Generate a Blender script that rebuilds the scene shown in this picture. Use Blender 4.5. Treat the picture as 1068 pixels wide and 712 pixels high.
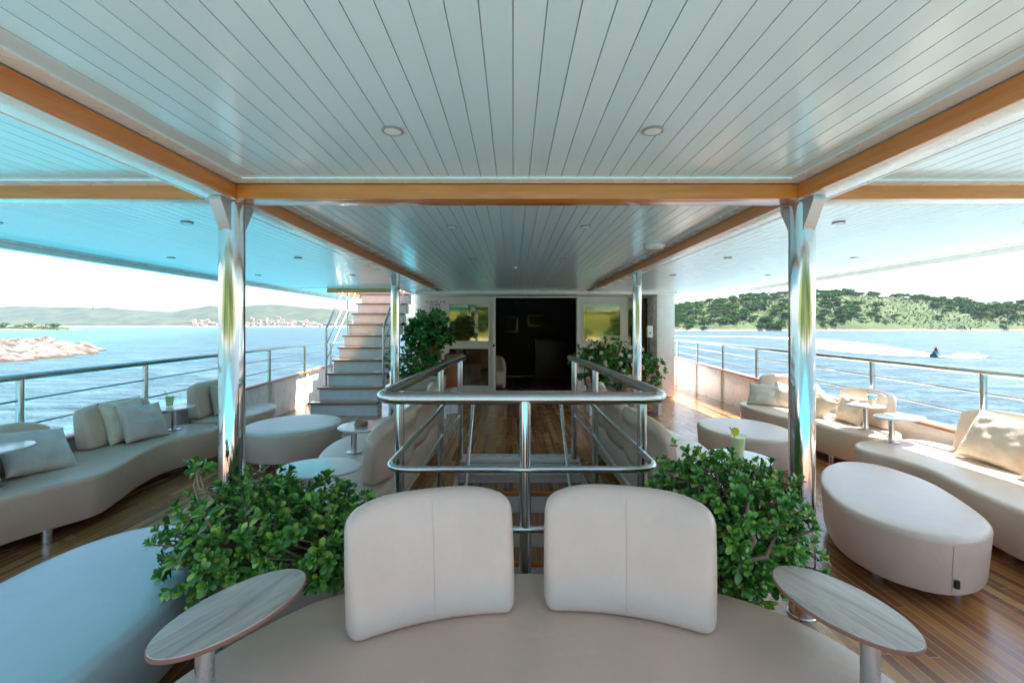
import bpy, bmesh, math, random
import numpy as np
from mathutils import Vector, Matrix, noise
R = math.radians
random.seed(7); rng = np.random.default_rng(11)
for o in list(bpy.data.objects): bpy.data.objects.remove(o)
S = bpy.context.scene; COL = S.collection
# ------------------------------------------------------------ camera, sky, sun, exposure
F = 470.0; CZ = 1.45
cd = bpy.data.cameras.new('camera'); cam = bpy.data.objects.new('camera', cd); COL.objects.link(cam)
cd.sensor_width = 36; cd.lens = F/1068*36; cd.shift_x = -1/1068; cd.shift_y = -16/1068
cd.clip_start = .05; cd.clip_end = 20000
cam.location = (0, 0, CZ); cam.rotation_euler = (R(90), 0, 0); S.camera = cam
SUNDIR = Vector((.56, .12, 1)).normalized()
w = bpy.data.worlds.new('World'); S.world = w; w.use_nodes = True
wn = w.node_tree.nodes; bg = wn['Background']
sky = wn.new('ShaderNodeTexSky'); sky.sky_type = 'NISHITA'; sky.sun_disc = False
sky.sun_elevation = math.asin(SUNDIR.z); sky.sun_rotation = math.atan2(SUNDIR.x, SUNDIR.y)
sky.air_density = 1.0; sky.dust_density = 1.6; sky.ozone_density = 1.0
w.node_tree.links.new(sky.outputs[0], bg.inputs[0]); bg.inputs[1].default_value = .07
sd = bpy.data.lights.new('sun', 'SUN'); sd.energy = 5.0; sd.angle = R(.6); sd.color = (1, .95, .87)
sun = bpy.data.objects.new('sun', sd); COL.objects.link(sun)
sun.rotation_euler = (-SUNDIR).to_track_quat('-Z', 'Y').to_euler()
S.view_settings.view_transform = 'Standard'; S.view_settings.look = 'None'
S.view_settings.gamma = 1; S.view_settings.use_curve_mapping = False
S.view_settings.exposure = 2.35
S.render.engine = 'CYCLES'
S.cycles.max_bounces = 10; S.cycles.diffuse_bounces = 6; S.cycles.glossy_bounces = 5
S.cycles.sample_clamp_indirect = 6; S.cycles.caustics_reflective = False; S.cycles.caustics_refractive = False

# ------------------------------------------------------------ materials
class NT:
    def __init__(s, name):
        m = bpy.data.materials.new(name); m.use_nodes = True; s.m = m; s.t = m.node_tree
        s.b = s.t.nodes['Principled BSDF']
    def n(s, typ, **kw):
        x = s.t.nodes.new('ShaderNode'+typ)
        for k, v in kw.items(): setattr(x, k, v)
        return x
    def l(s, a, b): s.t.links.new(a, b)
    def inp(s, **kw):
        for k, v in kw.items():
            i = s.b.inputs[k.replace('_', ' ')]
            i.default_value = (*v, 1) if isinstance(v, tuple) and len(v) == 3 else v
        return s
    def coord(s, which='Object', scale=(1,1,1)):
        c = s.n('TexCoord'); mp = s.n('Mapping'); mp.inputs['Scale'].default_value = scale
        s.l(c.outputs[which], mp.inputs[0]); return mp.outputs[0]
    def noise(s, co, scale, detail=4, rough=.5, dist=0):
        x = s.n('TexNoise'); x.inputs['Scale'].default_value = scale; x.inputs['Detail'].default_value = detail
        x.inputs['Roughness'].default_value = rough; x.inputs['Distortion'].default_value = dist
        s.l(co, x.inputs['Vector']); return x.outputs['Fac']
    def ramp(s, fac, stops, interp='LINEAR'):
        r = s.n('ValToRGB'); e = r.color_ramp.elements; r.color_ramp.interpolation = interp
        while len(e) < len(stops): e.new(.5)
        for i, (p, c) in enumerate(stops):
            e[i].position = p; e[i].color = (*c, 1) if len(c) == 3 else c
        s.l(fac, r.inputs[0]); return r.outputs[0]
    def math(s, op, a, b=None, c=None):
        x = s.n('Math', operation=op)
        for i, v in enumerate((a, b, c)):
            if v is None: continue
            if isinstance(v, (int, float)): x.inputs[i].default_value = v
            else: s.l(v, x.inputs[i])
        return x.outputs[0]
    def mix(s, fac, a, b, mode='MIX'):
        x = s.n('Mix', data_type='RGBA', blend_type=mode)
        for i, v in ((0, fac), (6, a), (7, b)):
            if isinstance(v, (int, float)): x.inputs[i].default_value = v
            elif isinstance(v, tuple): x.inputs[i].default_value = (*v, 1)
            else: s.l(v, x.inputs[i])
        return x.outputs[2]
    def bump(s, h, strength=.3, dist=.01, normal=None):
        x = s.n('Bump'); x.inputs['Strength'].default_value = strength; x.inputs['Distance'].default_value = dist
        s.l(h, x.inputs['Height'])
        if normal: s.l(normal, x.inputs['Normal'])
        s.l(x.outputs[0], s.b.inputs['Normal']); return x.outputs[0]

def mat_plain(name, col, rough=.5, metal=0, bumps=0, bscale=40, var=.08, vs=3, **kw):
    N = NT(name); co = N.coord()
    f = N.noise(co, vs, 5, .6)
    dark = tuple(c*(1-var) for c in col); lite = tuple(min(1, c*(1+var)) for c in col)
    N.l(N.ramp(f, [(.3, dark), (.7, lite)]), N.b.inputs['Base Color'])
    rr = N.ramp(N.noise(co, vs*2.3, 4), [(.3, (rough*.8,)*3), (.7, (min(1, rough*1.2),)*3)])
    N.l(rr, N.b.inputs['Roughness']); N.inp(Metallic=metal, **kw)
    if bumps: N.bump(N.noise(co, bscale, 3), bumps, .004)
    return N.m

M = {}
# gloss white ceiling boards (grooves are geometry)
N = NT('ceiling_paint'); co = N.coord()
sx = N.n('SeparateXYZ'); N.l(co, sx.inputs[0])
bid = N.math('FLOOR', N.math('DIVIDE', sx.outputs[0], .075))
wn_ = N.n('TexWhiteNoise', noise_dimensions='1D'); N.l(bid, wn_.inputs['W'])
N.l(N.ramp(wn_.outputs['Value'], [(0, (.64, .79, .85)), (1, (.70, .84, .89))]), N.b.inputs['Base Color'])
N.inp(Roughness=.25, Coat_Weight=.25, Coat_Roughness=.1, Specular_IOR_Level=.5)
N.bump(N.noise(N.coord(scale=(3, .35, 1)), 3, 2), .12, .02)
M['ceil'] = N.m
M['white'] = mat_plain('white_paint', (.84, .85, .84), .28, bumps=.05, bscale=8, var=.03, Coat_Weight=.3, Coat_Roughness=.15)
M['wall'] = mat_plain('cream_wall_paint', (.84, .80, .73), .4, bumps=.05, bscale=12, var=.04)
M['hull'] = mat_plain('hull_paint', (.75, .76, .76), .3, var=.03)
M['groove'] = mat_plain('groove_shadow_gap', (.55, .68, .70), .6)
M['steel'] = mat_plain('polished_steel', (.72, .73, .73), .10, 1, bumps=.02, bscale=3, var=.05)
M['brushed'] = mat_plain('brushed_steel', (.62, .64, .65), .26, 1, var=.06)
M['gusset'] = mat_plain('satin_steel', (.55, .57, .58), .42, .7)
M['steelrail'] = mat_plain('rail_steel', (.60, .62, .62), .2, 1, var=.06)
M['dark'] = mat_plain('dark_plastic', (.03, .03, .03), .5)
M['black'] = mat_plain('black_trim', (.015, .014, .013), .6)
def leather(name, col, coat=.4):
    N = NT(name); co = N.coord()
    f = N.noise(co, 2.2, 6, .65); fine = N.noise(co, 60, 3)
    c = N.ramp(f, [(.3, tuple(x*.88 for x in col)), (.72, tuple(x*1.06 for x in col))])
    N.l(c, N.b.inputs['Base Color'])
    N.l(N.ramp(f, [(.2, (.34,)*3), (.8, (.5,)*3)]), N.b.inputs['Roughness'])
    N.inp(Coat_Weight=coat, Coat_Roughness=.25)
    x = N.n('Bump'); x.inputs['Strength'].default_value = .55; x.inputs['Distance'].default_value = .016
    N.l(N.noise(co, 3.5, 3, .5, .6), x.inputs['Height'])
    N.bump(fine, .06, .002, x.outputs[0]); return N.m
M['leather'] = leather('beige_leather', (.60, .44, .34))
M['leather_pale'] = leather('pale_leather', (.70, .56, .45))
M['leather_white'] = leather('off_white_leather', (.68, .55, .47), .4)
M['leather_blue_sheen'] = leather('blue_reflection_leather', (.38, .53, .57), .7)  # beige leather with the blue of reflected sky put into its base colour
M['padw'] = mat_plain('white_canvas', (.82, .82, .80), .8)
M['piping'] = mat_plain('seam_piping', (.50, .42, .36), .6)
def fabric(name, col, sheen=.3, rough=.6, lines=0):
    N = NT(name); co = N.coord()
    f = N.noise(co, 9, 5, .6)
    c = N.ramp(f, [(.3, tuple(x*.86 for x in col)), (.7, tuple(min(1, x*1.1) for x in col))])
    if lines:
        wv = N.n('TexWave'); wv.inputs['Scale'].default_value = lines; wv.inputs['Distortion'].default_value = 1.5
        wv.bands_direction = 'Z'
        N.l(co, wv.inputs['Vector'])
        c = N.mix(N.math('MULTIPLY', wv.outputs['Fac'], .4), c, tuple(x*.6 for x in col))
    N.l(c, N.b.inputs['Base Color']); N.inp(Roughness=rough, Sheen_Weight=sheen)
    x = N.n('Bump'); x.inputs['Strength'].default_value = .5; x.inputs['Distance'].default_value = .02
    N.l(N.noise(co, 5, 4, .55, 1.2), x.inputs['Height'])
    N.bump(N.noise(co, 220, 2), .15, .002, x.outputs[0]); return N.m
M['satin'] = fabric('silver_satin', (.56, .49, .45), .3, .38)
M['cream'] = fabric('cream_cotton', (.70, .60, .47))
M['brocade'] = fabric('mottled_brocade', (.46, .41, .33))
M['champagne'] = fabric('champagne_satin', (.70, .57, .45), .3, .42)
M['stripe'] = fabric('striped_cotton', (.62, .58, .5), lines=18)
# varnished teak deck
N = NT('teak_deck'); co = N.coord(); sx = N.n('SeparateXYZ'); N.l(co, sx.inputs[0])
P = .052
u = N.math('DIVIDE', sx.outputs[0], P); pid = N.math('FLOOR', u); fr = N.math('FRACT', u)
wa = N.n('TexWhiteNoise', noise_dimensions='1D'); N.l(pid, wa.inputs['W'])
yj = N.math('ADD', N.math('DIVIDE', sx.outputs[1], 1.9), N.math('MULTIPLY', wa.outputs['Value'], 7.3))
jid = N.math('FLOOR', yj); jf = N.math('FRACT', yj)
cb = N.n('CombineXYZ'); N.l(pid, cb.inputs[0]); N.l(jid, cb.inputs[1])
wb = N.n('TexWhiteNoise', noise_dimensions='3D'); N.l(cb.outputs[0], wb.inputs['Vector'])
grain = N.noise(N.coord(scale=(60, 2.2, 1)), 1.6, 6, .6)
base = N.ramp(wb.outputs['Value'], [(0, (.26, .085, .034)), (.45, (.44, .165, .055)), (.8, (.58, .25, .075)), (1, (.70, .36, .12))])
base = N.mix(N.math('MULTIPLY', grain, .55), base, (.06, .02, .01))
c1 = N.math('LESS_THAN', fr, .075); c2 = N.math('LESS_THAN', jf, .0022)
cm = N.math('MAXIMUM', c1, c2)
N.l(N.mix(cm, base, (.46, .36, .26)), N.b.inputs['Base Color'])
wear = N.noise(N.coord(), 1.1, 5, .6)
N.l(N.ramp(wear, [(.3, (.16,)*3), (.7, (.34,)*3)]), N.b.inputs['Roughness'])
N.inp(Coat_Weight=.45, Coat_Roughness=.24)
N.bump(N.math('ADD', N.math('MULTIPLY', grain, .3), N.math('MULTIPLY', cm, -.5)), .15, .003)
M['deck'] = N.m
def wood(name, a, b, sc, rough=.28, coat=.6):
    N = NT(name); co = N.coord(scale=sc)
    g = N.noise(co, 2.0, 7, .62, .8); g2 = N.noise(co, 9, 3, .6)
    c = N.ramp(g, [(.25, a), (.5, tuple((x+y)/2 for x, y in zip(a, b))), (.75, b)])
    c = N.mix(N.math('MULTIPLY', g2, .35), c, tuple(x*.5 for x in a))
    N.l(c, N.b.inputs['Base Color']); N.inp(Roughness=rough, Coat_Weight=coat, Coat_Roughness=.12)
    N.bump(g2, .08, .002); return N.m
M['beamY'] = wood('varnished_beam_wood', (.58, .17, .03), (.84, .30, .07), (14, 1.0, 14))
M['beamX'] = wood('varnished_crossbeam_wood', (.58, .17, .03), (.84, .31, .07), (1.0, 14, 14))
M['tread'] = wood('stair_tread_wood', (.30, .14, .065), (.46, .24, .12), (1.2, 12, 12))
M['cap'] = wood('teak_cap_wood', (.26, .11, .05), (.42, .2, .09), (14, 1.2, 14))
# weathered oak table
N = NT('weathered_oak_laminate'); co = N.coord(scale=(9, 1.0, 9))
sx = N.n('SeparateXYZ'); N.l(N.coord(), sx.inputs[0])
pl = N.math('FLOOR', N.math('DIVIDE', sx.outputs[0], .075)); wv = N.n('TexWhiteNoise', noise_dimensions='1D'); N.l(pl, wv.inputs['W'])
g = N.noise(co, 2.6, 8, .68, 1.0)
c = N.ramp(g, [(.25, (.20, .155, .12)), (.42, (.38, .32, .27)), (.62, (.52, .46, .40)), (.8, (.64, .59, .53))])
c = N.mix(N.math('MULTIPLY', wv.outputs['Value'], .35), c, (.24, .2, .17))
kn = N.noise(N.coord(scale=(3, 1.5, 1)), 3.0, 3, .5, 1.5)
c = N.mix(N.ramp(kn, [(.62, (0,0,0)), (.74, (.5,.5,.5))]), c, (.12, .1, .09))
N.l(c, N.b.inputs['Base Color']); N.inp(Roughness=.3, Coat_Weight=.4, Coat_Roughness=.2); N.bump(g, .1, .002)
M['oak'] = N.m
M['edge'] = mat_plain('table_edge_band', (.22, .12, .10), .45)
M['tablewhite'] = mat_plain('pale_table_laminate', (.55, .57, .57), .22, Coat_Weight=.5, Coat_Roughness=.1)
def leafm(name, stops, rough=.35):
    N = NT(name); g = N.n('NewGeometry')
    c = N.ramp(g.outputs['Random Per Island'], stops)
    f = N.noise(N.coord(), 30, 2)
    c = N.mix(N.math('MULTIPLY', f, .3), c, tuple(x*.55 for x in stops[0][1]))
    N.l(c, N.b.inputs['Base Color']); N.inp(Roughness=rough, Specular_IOR_Level=.5)
    return N.m
M['jade'] = leafm('jade_leaf', [(0, (.035, .15, .025)), (.5, (.08, .27, .04)), (.82, (.17, .42, .06)), (1, (.42, .55, .08))], .32)
M['fern'] = leafm('dark_leaf', [(0, (.02, .13, .02)), (.6, (.05, .26, .04)), (1, (.12, .40, .07))])
M['bushleaf'] = leafm('bush_leaf', [(0, (.025, .15, .02)), (.6, (.055, .27, .035)), (1, (.12, .38, .06))])
M['petal'] = mat_plain('pink_petal', (.75, .42, .36), .6)
M['petalw'] = mat_plain('white_petal', (.78, .72, .66), .6)
M['petalr'] = mat_plain('red_petal', (.5, .08, .03), .6)
M['stem'] = mat_plain('woody_stem', (.26, .19, .13), .7, bumps=.5, bscale=60)
M['terra'] = mat_plain('terracotta', (.42, .16, .07), .7)
M['potbeige'] = mat_plain('beige_planter', (.48, .41, .34), .6)
M['soil'] = mat_plain('potting_soil', (.03, .02, .012), .95, bumps=.8, bscale=50)
M['treeleaf'] = leafm('pine_leaf', [(0, (.028, .09, .012)), (.5, (.05, .15, .018)), (1, (.09, .20, .025))], 1)
M['treeleafy'] = leafm('light_leaf', [(0, (.03, .07, .012)), (.5, (.055, .11, .02)), (1, (.10, .17, .018))], 1)
M['scrub'] = leafm('scrub_leaf', [(0, (.03, .075, .012)), (.5, (.045, .095, .016)), (1, (.065, .11, .022))], .8)
N = NT('bronze_mirror_glass'); N.inp(Base_Color=(.30, .28, .15), Metallic=.85, Roughness=.04)
N.bump(N.noise(N.coord(), 1.2, 2), .05, .02); M['glass'] = N.m
N = NT('bronze_mirror_glass_dark'); N.inp(Base_Color=(.14, .11, .06), Metallic=.8, Roughness=.06)
N.bump(N.noise(N.coord(), 1.2, 2), .05, .02); M['glassd'] = N.m
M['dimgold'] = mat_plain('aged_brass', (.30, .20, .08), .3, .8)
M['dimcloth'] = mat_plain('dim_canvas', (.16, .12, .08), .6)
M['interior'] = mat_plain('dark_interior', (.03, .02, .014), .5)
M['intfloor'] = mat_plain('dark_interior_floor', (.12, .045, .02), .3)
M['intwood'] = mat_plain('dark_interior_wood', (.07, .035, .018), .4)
N = NT('clear_glass'); 
N.inp(Base_Color=(.9, .95, .95), Roughness=.02, Alpha=.14); M['clear'] = N.m
def liq(name, c1, c2, h):
    N = NT(name); sx = N.n('SeparateXYZ'); N.l(N.coord(), sx.inputs[0])
    N.l(N.ramp(N.math('DIVIDE', sx.outputs[2], h), [(.35, c1), (.6, c2)]), N.b.inputs['Base Color'])
    N.inp(Roughness=.1); return N.m
M['liq_green'] = liq('green_yellow_drink', (.75, .62, .02), (.25, .6, .05), .1)
M['liq_blue'] = liq('blue_orange_drink', (.75, .30, .03), (.02, .38, .45), .1)
M['liq_lime'] = liq('lime_drink', (.72, .72, .25), (.62, .72, .2), .12)
M['lime'] = mat_plain('lime_slice', (.6, .65, .03), .4)
N = NT('lamp_diffuser'); N.inp(Base_Color=(.8, .82, .8), Roughness=.3); M['diff'] = N.m
M['bezel'] = mat_plain('lamp_bezel', (.42, .41, .39), .45, .4)

# ------------------------------------------------------------ mesh helpers
def obj(name, bm, mat, parent=None, smooth=True, auto=True):
    me = bpy.data.meshes.new(name)
    if isinstance(bm, tuple): me.from_pydata(*bm)
    else:
        bmesh.ops.recalc_face_normals(bm, faces=bm.faces); bm.to_mesh(me); bm.free()
    for m in (mat if isinstance(mat, (list, tuple)) else [mat]): me.materials.append(m)
    o = bpy.data.objects.new(name, me); COL.objects.link(o)
    if smooth:
        me.shade_smooth()
        if auto: me.set_sharp_from_angle(angle=R(38))
    if parent: o.parent = parent
    return o
def tag(o, label=None, cat=None, group=None, kind=None):
    if label: o['label'] = label
    if cat: o['category'] = cat
    if group: o['group'] = group
    if kind: o['kind'] = kind
    return o
def thing(name, label, cat, loc=(0, 0, 0), rz=0, group=None):
    o = bpy.data.objects.new(name, None); COL.objects.link(o); o.empty_display_size = .1
    o.location = loc; o.rotation_euler = (0, 0, rz); return tag(o, label, cat, group)
def struct(name, bm, mat, **kw): return tag(obj(name, bm, mat, **kw), kind='structure')
def dup(root, loc, rz, label=None, group=None):
    r = root.copy(); COL.objects.link(r); r.location = loc; r.rotation_euler = (0, 0, rz)
    if label: r['label'] = label
    if group: r['group'] = group
    for ch in list(root.children):
        c = ch.copy(); COL.objects.link(c); c.parent = r
        for g in ch.children:
            d = g.copy(); COL.objects.link(d); d.parent = c
    return r
def box(bm, x0, x1, y0, y1, z0, z1, bev=0, mi=0):
    r = bmesh.ops.create_cube(bm, size=1)
    for v in r['verts']:
        v.co = Vector(((x0+x1)/2+v.co.x*(x1-x0), (y0+y1)/2+v.co.y*(y1-y0), (z0+z1)/2+v.co.z*(z1-z0)))
    fs = set(f for v in r['verts'] for f in v.link_faces)
    for f in fs: f.material_index = mi
    if bev:
        es = list(set(e for v in r['verts'] for e in v.link_edges))
        bmesh.ops.bevel(bm, geom=es, offset=bev, segments=2, profile=.6, affect='EDGES')
def B(*a, **k):
    bm = bmesh.new(); box(bm, *a, **k); return bm
def fillet(pts, r, n=6):
    pts = [Vector(p) for p in pts]; out = [pts[0]]
    for i in range(1, len(pts)-1):
        a, b, c = pts[i-1], pts[i], pts[i+1]
        d1 = (a-b); d2 = (c-b); rr = min(r, d1.length*.45, d2.length*.45)
        p, q = b+d1.normalized()*rr, b+d2.normalized()*rr
        for k in range(n+1):
            t = k/n; out.append(p*(1-t)**2+b*2*t*(1-t)+q*t*t)
    out.append(pts[-1]); return out
def tube(bm, pts, rad, n=12, caps=True):
    pts = [Vector(p) for p in pts]; rings = []; up = None
    for i, p in enumerate(pts):
        d = (pts[min(i+1, len(pts)-1)]-pts[max(i-1, 0)]).normalized()
        if up is None:
            up = Vector((0, 0, 1)) if abs(d.z) < .9 else Vector((1, 0, 0))
        up = (up-d*up.dot(d)).normalized(); s = d.cross(up)
        r = rad[i] if isinstance(rad, (list, tuple)) else rad
        rings.append([bm.verts.new(p+(up*math.cos(2*math.pi*k/n)+s*math.sin(2*math.pi*k/n))*r) for k in range(n)])
    for a, b in zip(rings, rings[1:]):
        for k in range(n): bm.faces.new((a[k], a[(k+1) % n], b[(k+1) % n], b[k]))
    if caps: bm.faces.new(rings[0][::-1]); bm.faces.new(rings[-1])
def T(pts, r, n=12):
    bm = bmesh.new(); tube(bm, pts, r, n); return bm
def lathe(bm, prof, cx=0, cy=0, n=32, ex=1, ey=1, rot=0):
    rings = []
    for r, z in prof:
        ring = []
        for k in range(n):
            a = 2*math.pi*k/n; x, y = r*ex*math.cos(a), r*ey*math.sin(a)
            ring.append(bm.verts.new((cx+x*math.cos(rot)-y*math.sin(rot), cy+x*math.sin(rot)+y*math.cos(rot), z)))
        rings.append(ring)
    for a, b in zip(rings, rings[1:]):
        for k in range(n): bm.faces.new((a[k], a[(k+1) % n], b[(k+1) % n], b[k]))
    bm.faces.new(rings[0][::-1]); bm.faces.new(rings[-1])
def L(prof, **k):
    bm = bmesh.new(); lathe(bm, prof, **k); return bm
def spline(pts, k=10):
    n = len(pts); out = []
    for i in range(n):
        p0, p1, p2, p3 = [Vector(pts[(i+j-1) % n]) for j in range(4)]
        for s in range(k):
            t = s/k
            out.append(.5*((2*p1)+(-p0+p2)*t+(2*p0-5*p1+4*p2-p3)*t*t+(-p0+3*p1-3*p2+p3)*t**3))
    return out
def inset_ring(out, d):
    n = len(out); res = []
    area = sum(out[i].x*out[(i+1) % n].y-out[(i+1) % n].x*out[i].y for i in range(n))
    sg = 1 if area > 0 else -1
    for i in range(n):
        t = (out[(i+1) % n]-out[i-1]).normalized()
        res.append(out[i]+Vector((-t.y, t.x))*d*sg)
    return res
def puck(pts, z0, z1, r=.05, k=10, taper=0.02, crown=.008):
    out = spline(pts, k); bm = bmesh.new(); rings = []
    prof = [(taper+.03, z0), (taper+.008, z0+.008), (taper, z0+.03)]
    prof += [(taper*.5, (z0+z1)/2)]
    for s in range(7):
        a = s/6*math.pi/2; prof.append((r-r*math.cos(a), z1-r+r*math.sin(a)))
    prof += [(r+.05, z1+crown*.7), (r+.11, z1+crown)]
    for d, z in prof: rings.append([bm.verts.new((*p, z)) for p in inset_ring(out, d)])
    n = len(out)
    for a, b in zip(rings, rings[1:]):
        for q in range(n): bm.faces.new((a[q], a[(q+1) % n], b[(q+1) % n], b[q]))
    bm.faces.new(rings[0][::-1]); top = bm.faces.new(rings[-1])
    bmesh.ops.triangulate(bm, faces=[top]); return bm, out
def seam_ring(out, d, z, r=.004):
    ring = inset_ring(out, d); bm = bmesh.new()
    tube(bm, [(*p, z) for p in ring]+[(*ring[0], z)], r, 6, False); return bm
def rbox(w, h, t, r):
    """rounded box surface, fine grid: X width, Y thickness (-Y front), Z 0..h"""
    def ax(L, r, m):
        e = [-L, -L+.25*r, -L+.5*r, -L+r]; inner = list(np.linspace(-L+r, L-r, m+2)[1:-1])
        return e+inner+[-x for x in reversed(e)]
    X = ax(w/2, r, 14); Z = ax(h/2, r, 10); Y = ax(t/2, r, 1)
    bm = bmesh.new(); vs = {}
    def V(i, j, k):
        key = (i, j, k)
        if key not in vs:
            p = Vector((X[i], Y[j], Z[k])); hd = Vector((w/2-r, t/2-r, h/2-r))
            c = Vector([max(-a, min(a, b)) for a, b in zip(hd, p)]); d = p-c
            if d.length > 1e-9: p = c+d.normalized()*r
            vs[key] = bm.verts.new(p+Vector((0, 0, h/2)))
        return vs[key]
    nx, ny, nz = len(X)-1, len(Y)-1, len(Z)-1
    for i in range(nx):
        for k in range(nz):
            for j in (0, ny):
                bm.faces.new((V(i, j, k), V(i+1, j, k), V(i+1, j, k+1), V(i, j, k+1)))
        for j in range(ny):
            for k in (0, nz): bm.faces.new((V(i, j, k), V(i+1, j, k), V(i+1, j+1, k), V(i, j+1, k)))
    for j in range(ny):
        for k in range(nz):
            for i in (0, nx): bm.faces.new((V(i, j, k), V(i, j+1, k), V(i, j+1, k+1), V(i, j, k+1)))
    return bm
def backrest(w, h, t, bend, lean=8, crown=.16, r=.04, seam=False, loc=(0, 0, 0), rz=0):
    """curved upholstered back; ends bend towards the front"""
    def f(p):
        x, y, z = p; u = abs(x)/(w/2)
        z = z*(1-crown*u**4)
        x = x*(1-.05*(z/h)**2); y *= (1.05-.35*(z/h)**2)
        y *= 1+.10*math.cos(u*1.5)*math.sin(min(1, max(0, z/h))*math.pi)
        y += math.tan(R(lean))*z
        a = x/bend; rr = bend+y
        x2 = rr*math.sin(a); y2 = rr*math.cos(a)-bend
        c, s = math.cos(rz), math.sin(rz)
        return Vector((x2*c-y2*s+loc[0], x2*s+y2*c+loc[1], z+loc[2]))
    bm = rbox(w, h, t, r)
    for v in bm.verts: v.co = f(v.co)
    sb = None
    if seam:
        sb = bmesh.new(); tube(sb, [f((0, -t/2-.001, .02+(h-.05)*k/14)) for k in range(15)], .0005, 6)
    return bm, sb
def pillow(name, label, mat, s, loc, rz, lean=20, roll=0, th=.14, h=None):
    w_, h_ = s, h or s; n = 22; bm = bmesh.new(); seed = random.random()*50
    for side in (-1, 1):
        g = [[None]*(n+1) for _ in range(n+1)]
        for i in range(n+1):
            for j in range(n+1):
                u, v = 2*i/n-1, 2*j/n-1
                prof = ((1-u*u)*(1-v*v))**.42
                pin_u = 1-.10*(1-v*v)**1.0*abs(u)**3; pin_v = 1-.10*(1-u*u)*abs(v)**3
                wr = noise.noise(Vector((u*2.2+seed, v*2.2, side*3)))*.018*prof + noise.noise(Vector((u*6+seed, v*3, side)))*.006*prof
                g[i][j] = bm.verts.new((u*w_/2*pin_u, side*(th/2*prof+wr+.004), v*h_/2*pin_v))
        for i in range(n):
            for j in range(n): bm.faces.new((g[i][j], g[i+1][j], g[i+1][j+1], g[i][j+1]))
    bmesh.ops.remove_doubles(bm, verts=bm.verts, dist=.0095)
    o = obj(name, bm, mat, auto=False)
    m = Matrix.Translation(loc) @ Matrix.Rotation(rz, 4, 'Z') @ Matrix.Rotation(R(-lean), 4, 'X') @ Matrix.Translation((0, 0, h_*.47)) @ Matrix.Rotation(R(roll), 4, 'Y')
    o.matrix_world = m
    return tag(o, label, 'pillow')

# ------------------------------------------------------------ SEA, LAND
SEA = -3.6
def grid_mesh(xs, ys, zf):
    vs = [(x, y, zf(x, y)) for y in ys for x in xs]; nx = len(xs); fs = []
    for j in range(len(ys)-1):
        for i in range(nx-1): a = j*nx+i; fs.append((a, a+1, a+1+nx, a+nx))
    return (vs, [], fs)
N = NT('sea_water'); co = N.coord(); sx = N.n('SeparateXYZ'); N.l(co, sx.inputs[0])
big = N.noise(N.coord(scale=(.012, .03, 1)), 1, 4, .6)
shal = N.math('ADD', N.math('MULTIPLY', sx.outputs[0], -1/75), N.math('MULTIPLY', N.math('SUBTRACT', big, .5), .9))
dist = N.math('DIVIDE', sx.outputs[1], 110)
shal = N.math('SUBTRACT', shal, N.math('MULTIPLY', N.math('MAXIMUM', dist, 0), .9))
c = N.ramp(shal, [(.0, (.030, .075, .105)), (.35, (.040, .115, .14)), (.8, (.06, .17, .18))])
c = N.mix(N.math('MULTIPLY', big, .3), c, (.006, .035, .08))
c = N.mix(N.ramp(N.noise(N.coord(scale=(.10, .5, 1)), 1, 5, .65, .6), [(.42, (0, 0, 0)), (.62, (.6, .6, .6))]), c, (.09, .17, .20))
# unseen bright shallows round the yacht, added to bounce turquoise light onto the ceiling
ln = N.n('VectorMath', operation='LENGTH'); N.l(N.coord(scale=(1, .35, 0)), ln.inputs[0])
near = N.ramp(N.math('ADD', N.math('DIVIDE', ln.outputs['Value'], 40), N.math('MULTIPLY', N.math('SUBTRACT', N.noise(co, .12, 4), .5), .25)), [(.3, (1, 1, 1)), (.62, (0, 0, 0))])
lr = N.ramp(N.math('ADD', N.math('DIVIDE', sx.outputs[0], 40), .5), [(.33, (.06, .52, .66)), (.5, (.24, .68, .77)), (.66, (.54, .70, .72))])
aft = N.ramp(N.math('ADD', N.math('DIVIDE', sx.outputs[1], 8), .5), [(.05, (1, 1, 1)), (.6, (0, 0, 0))])
lr = N.mix(aft, lr, (.07, .38, .47))
c = N.mix(near, c, lr)
N.l(c, N.b.inputs['Base Color']); N.inp(Roughness=.3, IOR=1.33, Specular_IOR_Level=.24)
h1 = N.noise(N.coord(scale=(.45, .8, 1)), 1.0, 6, .62, .4)
h2 = N.noise(N.coord(scale=(.09, .22, 1)), 1.0, 4, .55, .5)
N.bump(N.math('ADD', h1, N.math('MULTIPLY', h2, 3.0)), 1.0, 1.3)
M['sea'] = N.m
xs = [-4500, -1500, -400, -100, 0, 100, 400, 1500, 4500]
struct('sea', grid_mesh(xs, xs, lambda x, y: SEA), M['sea'], smooth=False)

def fbm(x, y, s, o=4):
    return noise.fractal(Vector((x*s, y*s, 3.1)), 1.0, 2.0, o)
def landmat(name, rock, g1, g2, zr, sc=.05, var=(.4, .6)):
    N = NT(name); co = N.coord(); sx = N.n('SeparateXYZ'); N.l(co, sx.inputs[0])
    f = N.noise(co, sc, 6, .68); f2 = N.noise(co, sc*7, 4, .6)
    g = N.ramp(f, [(var[0], g1), (var[1], g2)])
    g = N.mix(N.math('MULTIPLY', f2, .5), g, tuple(x*.5 for x in g1))
    rk = N.ramp(f2, [(.35, tuple(x*.55 for x in rock)), (.6, rock)])
    zz = N.math('ADD', sx.outputs[2], N.math('MULTIPLY', N.math('SUBTRACT', f2, .5), zr*1.6))
    k = N.ramp(N.math('DIVIDE', N.math('ADD', zz, 3.6), zr*2), [(.42, (0, 0, 0)), (.55, (1, 1, 1))])
    N.l(N.mix(k, rk, g), N.b.inputs['Base Color']); N.inp(Roughness=.9)
    N.bump(f2, .6, 1.0); return N.m
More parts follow.
